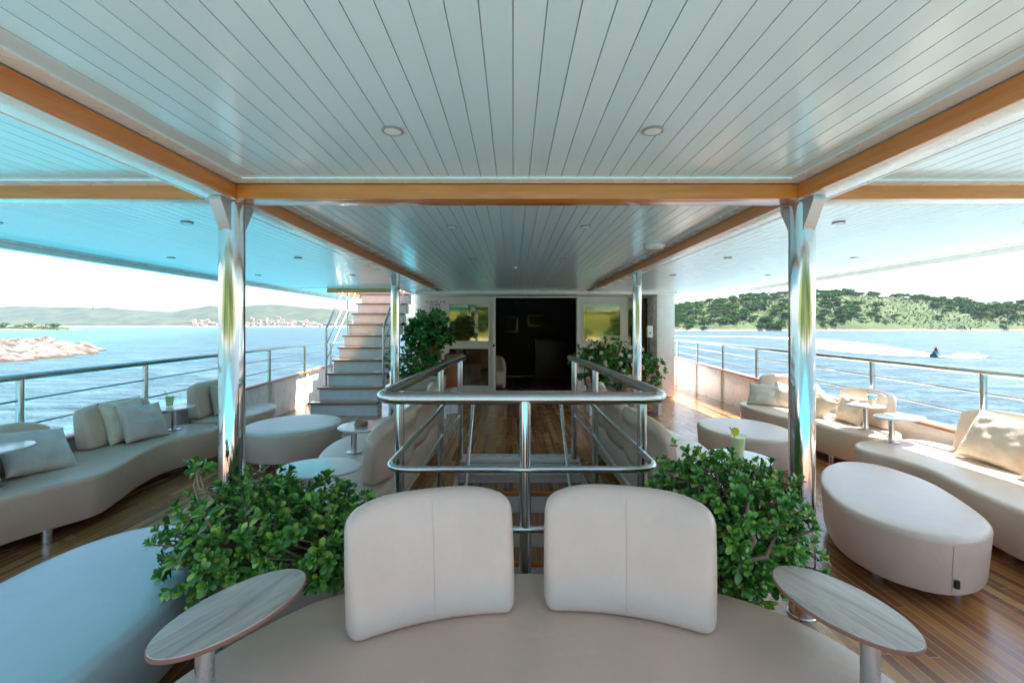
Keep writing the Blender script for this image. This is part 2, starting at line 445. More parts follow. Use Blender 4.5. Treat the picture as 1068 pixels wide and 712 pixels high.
def ramp1(x, pts):
    return float(np.interp(x, [p[0] for p in pts], [p[1] for p in pts]))
# right wooded island: skyline in metres above the sea at 600 m
M['isle'] = landmat('island_scrub_ground', (.26, .235, .20), (.034, .070, .010), (.060, .094, .016), 1.8, .03)
RID = [(100, 10), (215, 28), (260, 34), (310, 42), (400, 46), (450, 46), (510, 42), (590, 36), (680, 33), (900, 30)]
def isle_z(x, y):
    t = y-472-8*fbm(x, 0, .012)
    H = ramp1(x*600/max(y, 300), RID)
    k = max(0, min(1, t/135)); k = k**.8*(1.6-.6*k)
    back = max(0, min(1, (t-150)/200))
    z = SEA-1.2+H*k*(1-back*.8)+(1.6 if t > 0 else 0)
    z += 2.2*fbm(x, y, .03)*min(1, max(0, t/20))
    return z if t > -4 else SEA-2
struct('island_hill', grid_mesh(np.arange(90, 980, 7), np.concatenate([np.arange(455, 500, 3), np.arange(500, 840, 8)]), isle_z), M['isle'])
# far left hills
M['farhill'] = landmat('far_hill_ground', (.26, .235, .20), (.006, .024, .006), (.048, .062, .024), 6, .012, (.40, .60))
FAR = [(-2730, 126), (-2400, 121), (-2220, 116), (-2000, 97), (-1890, 92), (-1760, 118), (-1680, 128), (-1560, 120), (-1420, 132), (-1350, 140), (-1250, 128), (-1100, 112), (-1000, 112), (-900, 100), (-700, 80), (-300, 40), (0, 10)]
def far_z(x, y):
    t = y-2380-30*fbm(x, 0, .004); H = ramp1(x*2500/y, FAR)*1.06
    k = max(0, min(1, t/420)); k = k**1.05
    return SEA-2+(H-4)*k+8*fbm(x, y, .008, 5)*min(1, max(0, t/60)) if t > 0 else SEA-3
struct('far_hills', grid_mesh(np.arange(-3900, 60, 28), np.concatenate([np.arange(2340, 2900, 25), np.arange(2900, 3300, 80)]), far_z), M['farhill'])
# green islet left
def islet_z(x, y):
    d = 1-((x+740)/172)**2-((y-612)/34)**2
    return SEA-1+min(3.2, max(0, d)*5)+.6*fbm(x, y, .05) if d > 0 else SEA-1.5
M['islet'] = landmat('islet_ground', (.26, .235, .20), (.022, .055, .006), (.06, .075, .018), 1.1, .04)
struct('green_islet', grid_mesh(np.arange(-920, -560, 5), np.arange(575, 650, 3), islet_z), M['islet'])
# near pale rock spit
N = NT('pale_limestone'); co = N.coord()
f = N.noise(co, .55, 8, .7, .5); v = N.n('TexVoronoi'); v.inputs['Scale'].default_value = .8; N.l(co, v.inputs['Vector'])
c = N.ramp(f, [(.34, (.05, .035, .025)), (.43, (.13, .105, .085)), (.53, (.23, .215, .20)), (.8, (.28, .275, .265))])
sz = N.n('SeparateXYZ'); N.l(co, sz.inputs[0])
c = N.mix(N.ramp(v.outputs['Distance'], [(.42, (0, 0, 0)), (.72, (.7, .7, .7))]), c, (.07, .05, .04))
wet = N.math('ADD', N.math('ADD', sz.outputs[2], 3.6), N.math('MULTIPLY', N.math('SUBTRACT', f, .5), 1.2))
c = N.mix(N.ramp(wet, [(.15, (1, 1, 1)), (.42, (0, 0, 0))]), c, (.06, .04, .028))
N.l(c, N.b.inputs['Base Color']); N.inp(Roughness=.85); N.bump(N.math('ADD', f, N.math('MULTIPLY', v.outputs['Distance'], -.8)), 1, 1.0); M['rock'] = N.m
def spit_z(x, y):
    edge = -70.5-.0122*(y-62)*abs(y-62)*1.1-(0 if y > 60 else 0)+1.6*fbm(y, 0, .25)
    d = edge-x; tip = 93-y
    d = min(d, tip*1.1)
    if d < -1: return SEA-1
    z = SEA-.5+2.6*min(1, max(0, d)/8)**.7
    return z+1.0*fbm(x, y, .35, 5)*min(1, max(0, d+1)/4)+.5*abs(fbm(x, y, .9, 3))
struct('rocky_spit', grid_mesh(np.arange(-170, -64, .8), np.arange(36, 97, .8), spit_z), M['rock'], auto=False)

# hillside behind the camera (seen in the mirror glass and the steel)
M['backhill'] = landmat('shore_hillside_ground', (.5, .45, .38), (.035, .055, .01), (.15, .16, .022), 1.6, .16, (.35, .6))
def back_z(x, y):
    t = -y-110; return SEA-1+34*max(0, min(1, t/110))**.8+3.0*fbm(x, y, .11, 5)*min(1, max(0, t/8)) if t > 0 else SEA-1.5
struct('shore_hillside', grid_mesh(np.arange(-260, 262, 5), np.arange(-290, -100, 5), back_z), M['backhill'])

# --- trees: leaf-clump crowns
def leaf_cloud(n, size, place, jit=.8):
    """n leaf quads; place() -> (pos, normal)"""
    vs, fs = [], []
    for i in range(n):
        p, nn = place()
        nn = (nn+Vector(rng.normal(0, jit, 3))).normalized()
        a = nn.orthogonal().normalized(); b = nn.cross(a); s = size*random.uniform(.6, 1.3)
        th = random.random()*6.28; a, b = a*math.cos(th)+b*math.sin(th), b*math.cos(th)-a*math.sin(th)
        k = len(vs)
        vs += [p-a*s, p+b*s*.6-a*.1*s+nn*s*.15, p+a*s, p-b*s*.6+a*.1*s+nn*s*.1]; fs.append((k, k+1, k+2, k+3))
    return vs, fs
def crown_mesh(name, w, h, n, mat, flat=1.0, size=.6):
    lobes = [(Vector((random.gauss(0, w*.19), random.gauss(0, w*.19), h*random.uniform(.45, .8))), w*random.uniform(.2, .34)) for _ in range(9)]
    def place():
        c, r = random.choice(lobes); d = Vector(rng.normal(0, 1, 3)).normalized()
        if d.z < -.3: d.z *= -.5
        rr = r*random.uniform(.7, 1.05)
        return c+Vector((d.x*rr, d.y*rr, d.z*rr*.75*flat)), d
    vs, fs = leaf_cloud(n, size, place)
    me = bpy.data.meshes.new(name); nb = len(fs)
    bm = bmesh.new(); tube(bm, [(0, 0, -1.5), (.1*w*.2, 0, h*.3), (0, .05*w, h*.62)], [w*.035, w*.026, w*.012], 6)
    for _ in range(3):
        c, r = random.choice(lobes); tube(bm, [(0, 0, h*.35), tuple(c)], [w*.02, w*.006], 5)
    base = len(vs); bm.verts.ensure_lookup_table()
    for i, v_ in enumerate(bm.verts): v_.index = i; vs.append(v_.co.copy())
    fs2 = [tuple(base+v_.index for v_ in f_.verts) for f_ in bm.faces]; bm.free()
    me.from_pydata([tuple(v_) for v_ in vs], [], fs+fs2)
    me.materials.append(mat); me.materials.append(M['stem'])
    for i in range(nb, nb+len(fs2)): me.polygons[i].material_index = 1
    return me
CR = [crown_mesh('tree', 10, 8, 420, M['treeleaf'], .8, .75) for _ in range(4)]
CY = [crown_mesh('tree', 9, 6.5, 380, M['treeleafy'], .8, .7) for _ in range(3)]
CB = [crown_mesh('bush', 5, 3, 160, M['scrub'], .7, .5) for _ in range(2)]
def plant_tree(me, x, y, z, s, label, cat='tree', group=None, name='tree'):
    o = bpy.data.objects.new(name, me); COL.objects.link(o); o.location = (x, y, z)
    o.scale = (s*random.uniform(.85, 1.15), s*random.uniform(.85, 1.15), s*random.uniform(.85, 1.1)); o.rotation_euler = (0, 0, random.random()*6.28)
    return tag(o, label, cat, group)
k = 0
WOOD = []
while k < 480:
    y = 476+random.random()**1.1*140; x = random.uniform(.33, 1.2)*y
    d = fbm(x, y, .012)+.28*fbm(x, y, .05)
    px = x/y
    dens = .45 if px < .75 else (.12 if px < .95 else -.08)   # woods thicker at the near end
    if d+dens < random.uniform(-.12, .28): continue
    z = isle_z(x, y)
    if z < SEA+1.0: continue
    if k >= 235: WOOD.append((random.choice(CR+CY), x, y, z-.8, random.uniform(.6, 1.2)))
    elif random.random() < .55: plant_tree(random.choice(CR), x, y, z-.8, random.uniform(.7, 1.3), 'dark green rounded pine among many on the wooded island across the water', group='dark pines on the wooded island')
    else: plant_tree(random.choice(CY), x, y, z-.8, random.uniform(.6, 1.15), 'light green leafy tree among many on the wooded island across the water', group='light green trees on the wooded island')
    k += 1
def woodmass(name, items, label):
    vs_, fs_ = [], []
    for me, x, y, z, sc in items:
        co_ = np.empty(len(me.vertices)*3); me.vertices.foreach_get('co', co_); co_ = co_.reshape(-1, 3)*sc
        a = random.random()*6.28; ca, sa = math.cos(a), math.sin(a)
        q = np.stack([co_[:, 0]*ca-co_[:, 1]*sa+x, co_[:, 0]*sa+co_[:, 1]*ca+y, co_[:, 2]+z], 1); b = len(vs_)
        vs_ += q.tolist(); fs_ += [tuple(b+i for i in p.vertices) for p in me.polygons]
    tag(obj(name, (vs_, [], fs_), M['treeleaf'], smooth=False), label, 'woodland', kind='stuff')
woodmass('woodland', WOOD, 'dense green woodland filling the island slopes between the nearer trees')
for px, s, lb in ((871, 1.5, 'broad round pine breaking the skyline just right of the right front pillar'), (1000, 1.35, 'lone broad pine standing on the low right ridge of the wooded island'), (885, 1.7, 'tallest rounded pine on the crest of the wooded island')):
    y = 592; x = (px-535)/470*y; plant_tree(CR[px % 4], x, y, isle_z(x, y)-1, s, lb)
def scrubplace():
    while True:
        y = 478+random.random()*140; x = random.uniform(.3, 1.25)*y; z = isle_z(x, y)
        if z > SEA+1.5: return Vector((x, y, z+random.uniform(0, 1.6))), Vector((0, -.4, 1))
v_, f_ = leaf_cloud(16000, 1.2, scrubplace, .5)
tag(obj('scrub', ([tuple(p) for p in v_], [], f_), M['scrub'], smooth=False), 'low green and olive scrub covering the island slopes between the trees', 'scrub', kind='stuff')
ILAB = ['leftmost rounded green tree on the low islet by the far left shore', 'second green tree of the low islet', 'broad bright green tree in the middle of the low islet', 'green tree right of the middle of the low islet', 'flat wide green tree nearest the sandy tip of the low islet']
for i, (px, s) in enumerate(((4, 1.1), (19, .8), (33, 1.15), (46, .75), (57, 1.2))):
    y = 604; x = (px-535)/470*y
    plant_tree(CY[i % 3], x, y, islet_z(x, y)-1.6, s*1.15, ILAB[i])
def isp():
    px = random.uniform(-60, 72); y = random.uniform(594, 620); x = (px-535)/470*y
    return Vector((x, y, islet_z(x, y)+random.uniform(.3, 2.2))), Vector((0, -.4, 1))
v_, f_ = leaf_cloud(1400, 1.2, isp, .5)
tag(obj('undergrowth', ([tuple(p) for p in v_], [], f_), M['treeleafy'], smooth=False), 'bright green undergrowth around the trees of the low islet', 'undergrowth', kind='stuff')
BW = []
for i in range(230):
    x = random.uniform(-110, 110); y = -random.uniform(112, 210)
    BW.append((random.choice(CY+CR[:1]), x, y, back_z(x, y)-1, random.uniform(.6, 1.1)))
woodmass('shore_wood', BW, 'sunlit light green wood on the shore behind, mirrored in the windows')
# far town
M['mastgrey'] = mat_plain('mast_paint', (.05, .05, .055), .6)
M['house'] = mat_plain('house_wall', (.36, .33, .29), .8); M['roof'] = mat_plain('roof_tile', (.25, .11, .07), .8)
def house_mesh(w_, d_, h_):
    bm = bmesh.new(); box(bm, -w_/2, w_/2, -d_/2, d_/2, -4, h_)
    a = [bm.verts.new(p) for p in ((-w_/2-.4, -d_/2-.4, h_+.02), (w_/2+.4, -d_/2-.4, h_+.02), (w_/2+.4, d_/2+.4, h_+.02), (-w_/2-.4, d_/2+.4, h_+.02), (-w_/2, 0, h_+2.6), (w_/2, 0, h_+2.6))]
    for q in ((0, 1, 5, 4), (2, 3, 4, 5), (0, 4, 3), (1, 2, 5), (3, 2, 1, 0)):
        f = bm.faces.new([a[i] for i in q]); f.material_index = 1
    me = bpy.data.meshes.new('house'); bm.to_mesh(me); bm.free(); me.materials.append(M['house']); me.materials.append(M['roof']); return me
HM = [house_mesh(14, 10, 8), house_mesh(20, 11, 6), house_mesh(11, 10, 11)]
n = 0
while n < 90:
    px = random.choice([random.gauss(325, 20), random.gauss(285, 24), random.gauss(215, 9), random.uniform(245, 375)])
    if not 190 < px < 385: continue
    y = 2400+abs(random.gauss(0, 55)); x = (px-535)/470*y; z = far_z(x, y)
    if z < SEA+.5: continue
    o = bpy.data.objects.new('house', random.choice(HM)); COL.objects.link(o); o.location = (x, y, z); o.rotation_euler = (0, 0, random.uniform(-.5, .5)); o.scale = (1.2,)*3
    tag(o, 'small pale house with a tiled roof in the far town along the shore', 'house', 'pale houses of the far town'); n += 1
y = 2720; x = (97-535)/470*y; z = far_z(x, y)
tag(obj('radio_mast', T([(x, y, z-5), (x, y, z+60), (x, y, z+158)], [2.4, 2.0, 1.4], 6), M['mastgrey']), 'thin tall radio mast on the far hill at the left', 'mast')

# --- wake and jet ski
N = NT('foam'); co = N.coord(scale=(.25, .06, 1)); f = N.noise(co, 3, 7, .7)
at = N.n('AttrDict') if False else N.n('Attribute'); at.attribute_name = 'edge'
al = N.ramp(N.math('ADD', f, N.math('MULTIPLY', N.math('SUBTRACT', at.outputs['Fac'], .38), 1.3)), [(.42, (0, 0, 0)), (.6, (1, 1, 1))])
N.inp(Base_Color=(.82, .86, .88), Roughness=.8); N.l(al, N.b.inputs['Alpha']); N.bump(f, .6, .2); M['foam'] = N.m
ctr = [(75, 72, 2.2), (70.5, 75.5, 4), (70, 82, 7), (73, 92, 9), (80, 107, 11), (92, 130, 11), (107, 162, 9), (113, 190, 7), (112, 212, 6), (95, 224, 6), (60, 232, 6), (10, 240, 5)]
pts = [Vector(c_) for c_ in ctr]; vs, fs, ed = [], [], []
fine = []
for i in range(len(pts)-1):
    for s in range(8):
        t = s/8; p0, p1, p2, p3 = pts[max(i-1, 0)], pts[i], pts[i+1], pts[min(i+2, len(pts)-1)]
        fine.append(.5*((2*p1)+(-p0+p2)*t+(2*p0-5*p1+4*p2-p3)*t*t+(-p0+3*p1-3*p2+p3)*t**3))
for i, p in enumerate(fine):
    a, b = fine[max(i-1, 0)], fine[min(i+1, len(fine)-1)]; d = Vector((b.x-a.x, b.y-a.y)).normalized(); nn = Vector((-d.y, d.x))
    for j in range(9):
        u = j/8*2-1; fade = min(1, i/4)
        vs.append((p.x+nn.x*p.z*u, p.y+nn.y*p.z*u, SEA+.06+.05*(1-u*u)*(1+noise.noise(Vector((p.x, p.y, u*3)))))); ed.append((1-abs(u)**3)*max(.6, 1-i/150))
nr = len(fine)
for i in range(nr-1):
    for j in range(8): a = i*9+j; fs.append((a, a+1, a+10, a+9))
wk = obj('wake', (vs, [], fs), M['foam']); tag(wk, kind='structure')
att = wk.data.attributes.new('edge', 'FLOAT', 'POINT'); att.data.foreach_set('value', ed)
# spray beside the ski
def spray():
    t = random.random(); return Vector((72.5+t*4.2, 73.6-.4*t+random.gauss(0, .5), SEA+.1+abs(random.gauss(0, .28))*(1-t*.7))), Vector((0, -1, .5))
v_, f_ = leaf_cloud(500, .16, spray, .9)
M['spray'] = mat_plain('spray_white', (.85, .88, .9), .9)
tag(obj('spray', ([tuple(p) for p in v_], [], f_), M['spray'], smooth=False), 'white spray thrown up beside the jet ski', 'spray', kind='stuff')
js = thing('jet_ski', 'dark teal jet ski speeding across the water ahead of its white wake', 'jet ski', (69.6, 74, SEA+.05), R(-60))
hb = bmesh.new(); rings = []
for yy, ww, zb, zt in ((-1.5, .5, .0, .5), (-1.3, .58, -.1, .55), (-.4, .6, -.12, .6), (.5, .55, -.1, .75), (1.1, .35, .05, .78), (1.6, .05, .4, .62)):
    rings.append([hb.verts.new((sx_*ww, yy, zz)) for sx_, zz in ((-.6, zb), (-1, (zb+zt)/2), (-.7, zt), (.7, zt), (1, (zb+zt)/2), (.6, zb))])
for a, b in zip(rings, rings[1:]):
    for q in range(6): hb.faces.new((a[q], a[(q+1) % 6], b[(q+1) % 6], b[q]))
hb.faces.new(rings[0]); hb.faces.new(rings[-1][::-1])
M['skihull'] = mat_plain('ski_hull', (.02, .10, .13), .25); M['skiseat'] = mat_plain('ski_seat', (.03, .03, .04), .6)
obj('hull', hb, M['skihull'], js)
obj('seat', B(-.17, .17, -1.3, .1, .55, .86, bev=.06), M['skiseat'], js)
hd = bmesh.new(); tube(hd, [(0, .55, .7), (0, .3, 1.05)], .06, 8); tube(hd, [(-.36, .2, 1.08), (0, .3, 1.05), (.36, .2, 1.08)], .03, 8)
obj('handlebar', hd, M['dark'], js)
def skin_person(name, J, E, loc, rz, mats, label):
    me = bpy.data.meshes.new(name); me.from_pydata([j[0] for j in J], E, [])
    o = bpy.data.objects.new(name, me); COL.objects.link(o)
    sk = o.modifiers.new('skin', 'SKIN'); 
    for i, j in enumerate(J):
        me.skin_vertices[0].data[i].radius = (j[1], j[1]*.85)
    me.skin_vertices[0].data[0].use_root = True
    ss = o.modifiers.new('sub', 'SUBSURF'); ss.levels = 2; ss.render_levels = 2
    dg = bpy.context.evaluated_depsgraph_get(); m2 = bpy.data.meshes.new_from_object(o.evaluated_get(dg))
    o.modifiers.clear(); o.data = m2
    for m_ in mats: m2.materials.append(m_)
    for p in m2.polygons: p.material_index = 1 if (.84 < p.center.z < 1.42 and abs(p.center.x) < .26 and p.center.y < .05) else 0
    m2.shade_smooth(); o.location = loc; o.rotation_euler = (0, 0, rz)
    return tag(o, label, 'person')
M['skin'] = mat_plain('tanned_skin', (.42, .24, .16), .6); M['vest'] = mat_plain('dark_life_vest', (.10, .06, .08), .7)
J = [((0, -.45, .92), .16), ((0, -.4, 1.15), .15), ((0, -.3, 1.38), .16), ((0, -.26, 1.5), .06), ((0, -.22, 1.58), .08), ((0, -.2, 1.70), .10), ((0, -.2, 1.78), .06),
     ((-.2, -.28, 1.40), .065), ((-.3, -.12, 1.2), .05), ((-.32, .18, 1.12), .04), ((.2, -.28, 1.40), .065), ((.3, -.12, 1.2), .05), ((.32, .18, 1.12), .04),
     ((-.22, -.4, .9), .10), ((-.36, 0, .85), .075), ((-.38, -.15, .42), .05), ((-.38, 0, .36), .04), ((.22, -.4, .9), .10), ((.36, 0, .85), .075), ((.38, -.15, .42), .05), ((.38, 0, .36), .04)]
E = [(0, 1), (1, 2), (2, 3), (3, 4), (4, 5), (5, 6), (2, 7), (7, 8), (8, 9), (2, 10), (10, 11), (11, 12), (0, 13), (13, 14), (14, 15), (15, 16), (0, 17), (17, 18), (18, 19), (19, 20)]
skin_person('person', J, E, (69.6, 74, SEA+.05), R(-60), [M['skin'], M['vest']], 'rider in a dark vest sitting on the jet ski holding its handlebar')

# ------------------------------------------------------------ YACHT STRUCTURE
XL, XR = -3.85, 4.05
HX0, HX1, HY0, HY1 = -.57, .72, 1.98, 4.87       # stairwell opening
bm = bmesh.new()
for a in ((XL-.05, HX0, -1.2, 9.9), (HX1, XR+.05, -1.2, 9.9), (HX0, HX1, -1.2, HY0), (HX0, HX1, HY1, 9.9), (XL-.05, -2.2, 9.9, 13), (3.3, XR+.05, 9.9, 13)):
    box(bm, *a, -.06, 0)
bmesh.ops.remove_doubles(bm, verts=bm.verts, dist=.0001)
struct('deck', bm, M['deck'], smooth=False)
bm = bmesh.new()
for x0, x1 in ((XL-.12, XL-.06), (XR+.06, XR+.12)): box(bm, x0, x1, -1.2, 13, SEA-1, .02)
box(bm, XL-.06, XR+.06, -1.25, -1.2, SEA-1, .02); box(bm, XL-.06, XR+.06, 12.95, 13, SEA-1, .02)
struct('hull', bm, M['hull'], smooth=False)
# stairwell walls
bm = bmesh.new()
box(bm, HX0-.03, HX0, HY0, HY1, -2.3, -.062); box(bm, HX1, HX1+.03, HY0, HY1, -2.3, -.062)
box(bm, HX0-.03, HX1+.03, HY0-.03, HY0, -2.3, -.062); box(bm, HX0-.03, HX1+.03, HY0, HY1, -2.33, -2.3)
struct('stairwell_walls', bm, M['wall'], smooth=False)
st = thing('staircase', 'stairs with white risers and brown treads descending into the deck opening', 'stairs', ((HX0+HX1)/2, 4.6, -2.3))
def child(name, bm, mat, parent, **k):
    o = obj(name, bm, mat, parent, **k); o.matrix_parent_inverse = Matrix.Translation(-Vector(parent.location)) if parent.rotation_euler.z == 0 else (Matrix.Translation(parent.location) @ Matrix.Rotation(parent.rotation_euler.z, 4, 'Z')).inverted()
    return o
child('top_nosing', B(HX0+.01, HX1-.01, 4.76, 4.98, .002, .045, bev=.018), M['white'], st)
child('ledge', B(HX0+.005, HX1-.005, 4.70, 4.80, -.11, -.065, bev=.012), M['white'], st)
for n in range(9):
    z = -.205*(n+1); y1 = 4.79-.275*n; y0 = y1-.275
    child('riser', B(HX0+.002, HX1-.002, y1-.02, y1+.01, z, z+.203), M['white'], st, smooth=False)
    child('tread', B(HX0+.002, HX1-.002, y0, y1-.021, z-.03, z), M['deck'], st, smooth=False)
    child('nosing', B(HX0+.002, HX1-.002, y0-.035, y0-.001, z-.035, z+.003, bev=.006), M['beamX'], st)

def capz(y): return .48+.025*(y-4)
def railz(y): return 1.055+.008*(y-4)
# bulwarks and railings
for side, X, ph, tx in ((-1, XL, 3.52, 'left'), (1, XR, 3.88, 'right')):
    bw = thing('bulwark', f'low white bulwark with a teak cap under the {tx} deck railing', 'bulwark', (X, 4, 0))
    bm = bmesh.new(); ys = np.arange(-1.2, 13.01, .45)
    rows = []
    for y in ys: rows.append([bm.verts.new((X+dx, y, z)) for dx, z in ((-.03, .0), (-.03, capz(y)), (.03, capz(y)), (.03, .0))])
    for a, b in zip(rows, rows[1:]):
        for q in range(3): bm.faces.new((a[q], a[q+1], b[q+1], b[q]))
    child('panel', bm, M['white'], bw, smooth=False)
    for y in np.arange(ph-1.2*3, 12.9, 1.2):
        bm = bmesh.new(); box(bm, X-side*.03-(.03 if side > 0 else 0), X-side*.03+(.0 if side > 0 else .03), y-.035, y+.035, .002, capz(y)-.002)
        child('rib', bm, M['wall'], bw, smooth=False)
    bm = bmesh.new(); rows = []
    for y in ys: rows.append([bm.verts.new((X+dx, y, capz(y)+dz)) for dx, dz in ((-.075, .001), (-.075, .025), (-.06, .034), (.06, .034), (.075, .025), (.075, .001))])
    for a, b in zip(rows, rows[1:]):
        for q in range(6): bm.faces.new((a[q], a[(q+1) % 6], b[(q+1) % 6], b[q]))
    child('teak_cap', bm, M['cap'], bw)
    rl = thing('deck_railing', f'stainless steel railing with two thin bars above the {tx} bulwark', 'railing', (X, 4, 0))
    child('top_rail', T([(X, y, railz(y)) for y in ys], .029, 14), M['steelrail'], rl)
    for h in (.68, .34):
        child('mid_rail', T([(X, y, capz(y)+.034+(railz(y)-capz(y))*h-.03) for y in ys], .011, 8), M['steelrail'], rl)
    for y in np.arange(ph-1.2*3, 12.9, 1.2):
        child('post', T([(X, y, capz(y)+.03), (X, y, railz(y)-.01)], .026, 12), M['steelrail'], rl)
# ceilings with real grooves
CE = 2.15
def ceiling_panel(x0, x1, y0, y1, z, name='ceiling'):
    bm = bmesh.new(); prof = []; x = x0; p = .075; g = .0034
    k0 = math.ceil(x0/p)
    xs_ = [x0]+[k*p for k in range(k0, int(x1/p)+1) if k*p > x0+.02 and k*p < x1-.02]+[x1]
    for i in range(len(xs_)-1):
        a, b = xs_[i], xs_[i+1]
        prof += [(a+(g/2 if i else 0), z, 0), (b-(g/2 if i < len(xs_)-2 else 0), z, 1)]
        if i < len(xs_)-2: prof += [(b-g/2, z+.006, 1), (b+g/2, z+.006, 0)]
    ra = [bm.verts.new((a, y0, zz)) for a, zz, _ in prof]; rb = [bm.verts.new((a, y1, zz)) for a, zz, _ in prof]
    for i in range(len(prof)-1):
        f = bm.faces.new((ra[i], rb[i], rb[i+1], ra[i+1]))
        if not (abs(prof[i][1]-z) < 1e-6 and abs(prof[i+1][1]-z) < 1e-6): f.material_index = 1
    return bm
BXL, BXR = -1.345, 1.385      # inner faces of the long beams
RY0, RY1 = .25, 11.2; EXL, EXR = -4.12, 4.28
HOLE = (-3.3, -2.12, 8.15)
panels = [(BXL, BXR, RY0, 2.19), (BXL, BXR, 2.33, 9.0), (EXL, BXL-.145, RY0, 2.19), (EXL, BXL-.145, 2.33, HOLE[2]), (EXL, HOLE[0], HOLE[2], RY1), (HOLE[1], BXL-.145, HOLE[2], 9.86),
          (BXR+.145, EXR, RY0, 2.19), (BXR+.145, EXR, 2.33, 11.2)]
for i, p in enumerate(panels):
    b_ = .07; z = CE if abs((p[0]+p[1])/2) < 1 else CE-.01
    struct('ceiling', ceiling_panel(p[0]+b_, p[1]-b_, p[2]+b_, p[3]-b_, z), [M['ceil'], M['groove']], smooth=False)
    bm = bmesh.new()
    for q in ((p[0], p[1], p[2], p[2]+b_), (p[0], p[1], p[3]-b_, p[3]), (p[0], p[0]+b_, p[2]+b_, p[3]-b_), (p[1]-b_, p[1], p[2]+b_, p[3]-b_)): box(bm, *q, z-.008, z+.01)
    struct('ceiling_border', bm, M['white'], smooth=False)
# roof slab above (closes the ceiling to the sky)
bm = bmesh.new()
for q in ((EXL, EXR, RY0, HOLE[2]), (EXL, HOLE[0], HOLE[2], RY1), (HOLE[1], EXR, HOLE[2], RY1)): box(bm, *q, CE+.03, CE+.16)
struct('roof_deck', bm, M['hull'], smooth=False)
# roof edge fascia
for X, s, tx in ((EXL, -1, 'left'), (EXR, 1, 'right')):
    bm = bmesh.new(); box(bm, min(X+s*.001, X+s*.06), max(X+s*.001, X+s*.06), RY0, RY1+.06, CE-.075, CE+.2, bev=.02)
    tag(obj('roof_fascia', bm, M['white']), f'white rounded edge of the deck roof along the {tx} side', 'roof edge')
tag(obj('roof_fascia', B(EXL, EXR, RY0-.1, RY0-.005, CE-.08, CE+.2, bev=.02), M['white']), 'white front edge of the deck roof above the foreground seat', 'roof edge')
# beams
def longbeam(x_in, s, tx):
    t = thing('ceiling_beam', f'long white ceiling beam with an orange wood face on the {tx} of the central ceiling', 'beam', (x_in, 2, CE))
    x0, x1 = sorted((x_in+s*.022, x_in+s*.145))
    for ya, yb in ((RY0, 7.75),):
        child('beam_body', B(x0, x1, ya, yb, 2.072, CE+.02, bev=.004), M['white'], t)
        w0, w1 = sorted((x_in, x_in+s*.0215))
        child('wood_trim', B(w0, w1, ya, yb, 2.069, CE-.012, bev=.004), M['beamY'], t)
        w0, w1 = sorted((x_in+s*.1455, x_in+s*.165))
        child('outer_trim', B(w0, w1, ya, yb, 2.071, CE-.02, bev=.004), M['white'], t)
    child('cover_cap', B(min(x_in+s*.0, x_in+s*.145), max(x_in+s*.0, x_in+s*.145), 7.751, 7.77, 2.07, CE-.012), M['cap'], t)
longbeam(BXL, -1, 'left'); longbeam(BXR, 1, 'right')
def crossbeam(x0, x1, y, lb, under='beamX'):
    t = thing('cross_beam', lb, 'beam', ((x0+x1)/2, y, CE))
    child('beam_body', B(x0, x1, y+.023, y+.14, 2.071, CE+.02, bev=.004), M[under], t)
    child('wood_trim', B(x0, x1, y, y+.022, 2.068, CE-.012, bev=.004), M['beamX'], t)
crossbeam(BXL+.001, BXR-.001, 2.19, 'orange varnished cross beam between the two front pillars')
crossbeam(EXL, BXL-.166, 2.19, 'orange cross beam of the outer ceiling left of the front pillars', 'white')
crossbeam(BXR+.166, EXR, 2.19, 'orange cross beam of the outer ceiling right of the front pillars', 'white')
# trim of the stair hatch
ht = thing('hatch_trim', 'orange wood trim round the roof opening above the side staircase', 'hatch trim', (-2.7, HOLE[2], CE))
child('front_trim', B(HOLE[0]-.05, HOLE[1], HOLE[2]-.04, HOLE[2], CE-.10, CE+.15, bev=.005), M['beamX'], ht)
child('side_trim', B(HOLE[0]-.05, HOLE[0], HOLE[2]+.001, 10.9, CE-.10, CE+.15, bev=.005), M['beamY'], ht)
# downlights
dl = thing('downlight', 'x', 'ceiling lamp')
obj('bezel', L([(.036, .0), (.040, -.005), (.034, -.008), (.030, -.006), (.030, .0)]), M['bezel'], dl)
obj('diffuser', L([(.0295, .0), (.0295, -.006), (.02, -.007)]), M['diff'], dl)
DLS = [(-.43, 1.61, 'round ceiling lamp left of centre in the boarding before the front beam'), (.50, 1.61, 'round ceiling lamp right of centre in the boarding before the front beam'),
       (-.43, 3.16, 'left ceiling lamp of the first pair behind the front beam'), (.51, 3.16, 'right ceiling lamp of the first pair behind the front beam'),
       (-.42, 4.7, 'left ceiling lamp of the second pair behind the front beam'), (.52, 4.7, 'right ceiling lamp of the second pair behind the front beam'),
       (-.42, 6.6, 'left ceiling lamp of the last pair, towards the doorway'), (.52, 6.6, 'right ceiling lamp of the last pair, towards the doorway')]
for sgn, tx in ((-1, 'left'), (1, 'right')):
    for X, wx in ((2.17, 'inner'), (3.45, 'outer')):
        for Y, wy in ((3.0, 'first'), (4.55, 'second'), (6.1, 'third')):
            DLS.append((sgn*X, Y, f'{wy} round lamp of the {wx} row in the {tx} outer ceiling'))
for i, (x, y, lb) in enumerate(DLS):
    z = CE-.001 if abs(x) < 1 else CE-.011
    if i == 0: dl.location = (x, y, z); dl['label'] = lb; dl['group'] = 'round lamps in the ceiling boards'
    else: dup(dl, (x, y, z), 0, lb)
sdv = obj('smoke_detector', L([(.085, 0), (.087, -.012), (.07, -.03), (.03, -.036)], cx=1.22, cy=3.87), M['wall']); sdv.data.transform(Matrix.Translation((0, 0, CE-.001)))
tag(sdv, 'round cream smoke detector beside the right ceiling beam', 'smoke detector')
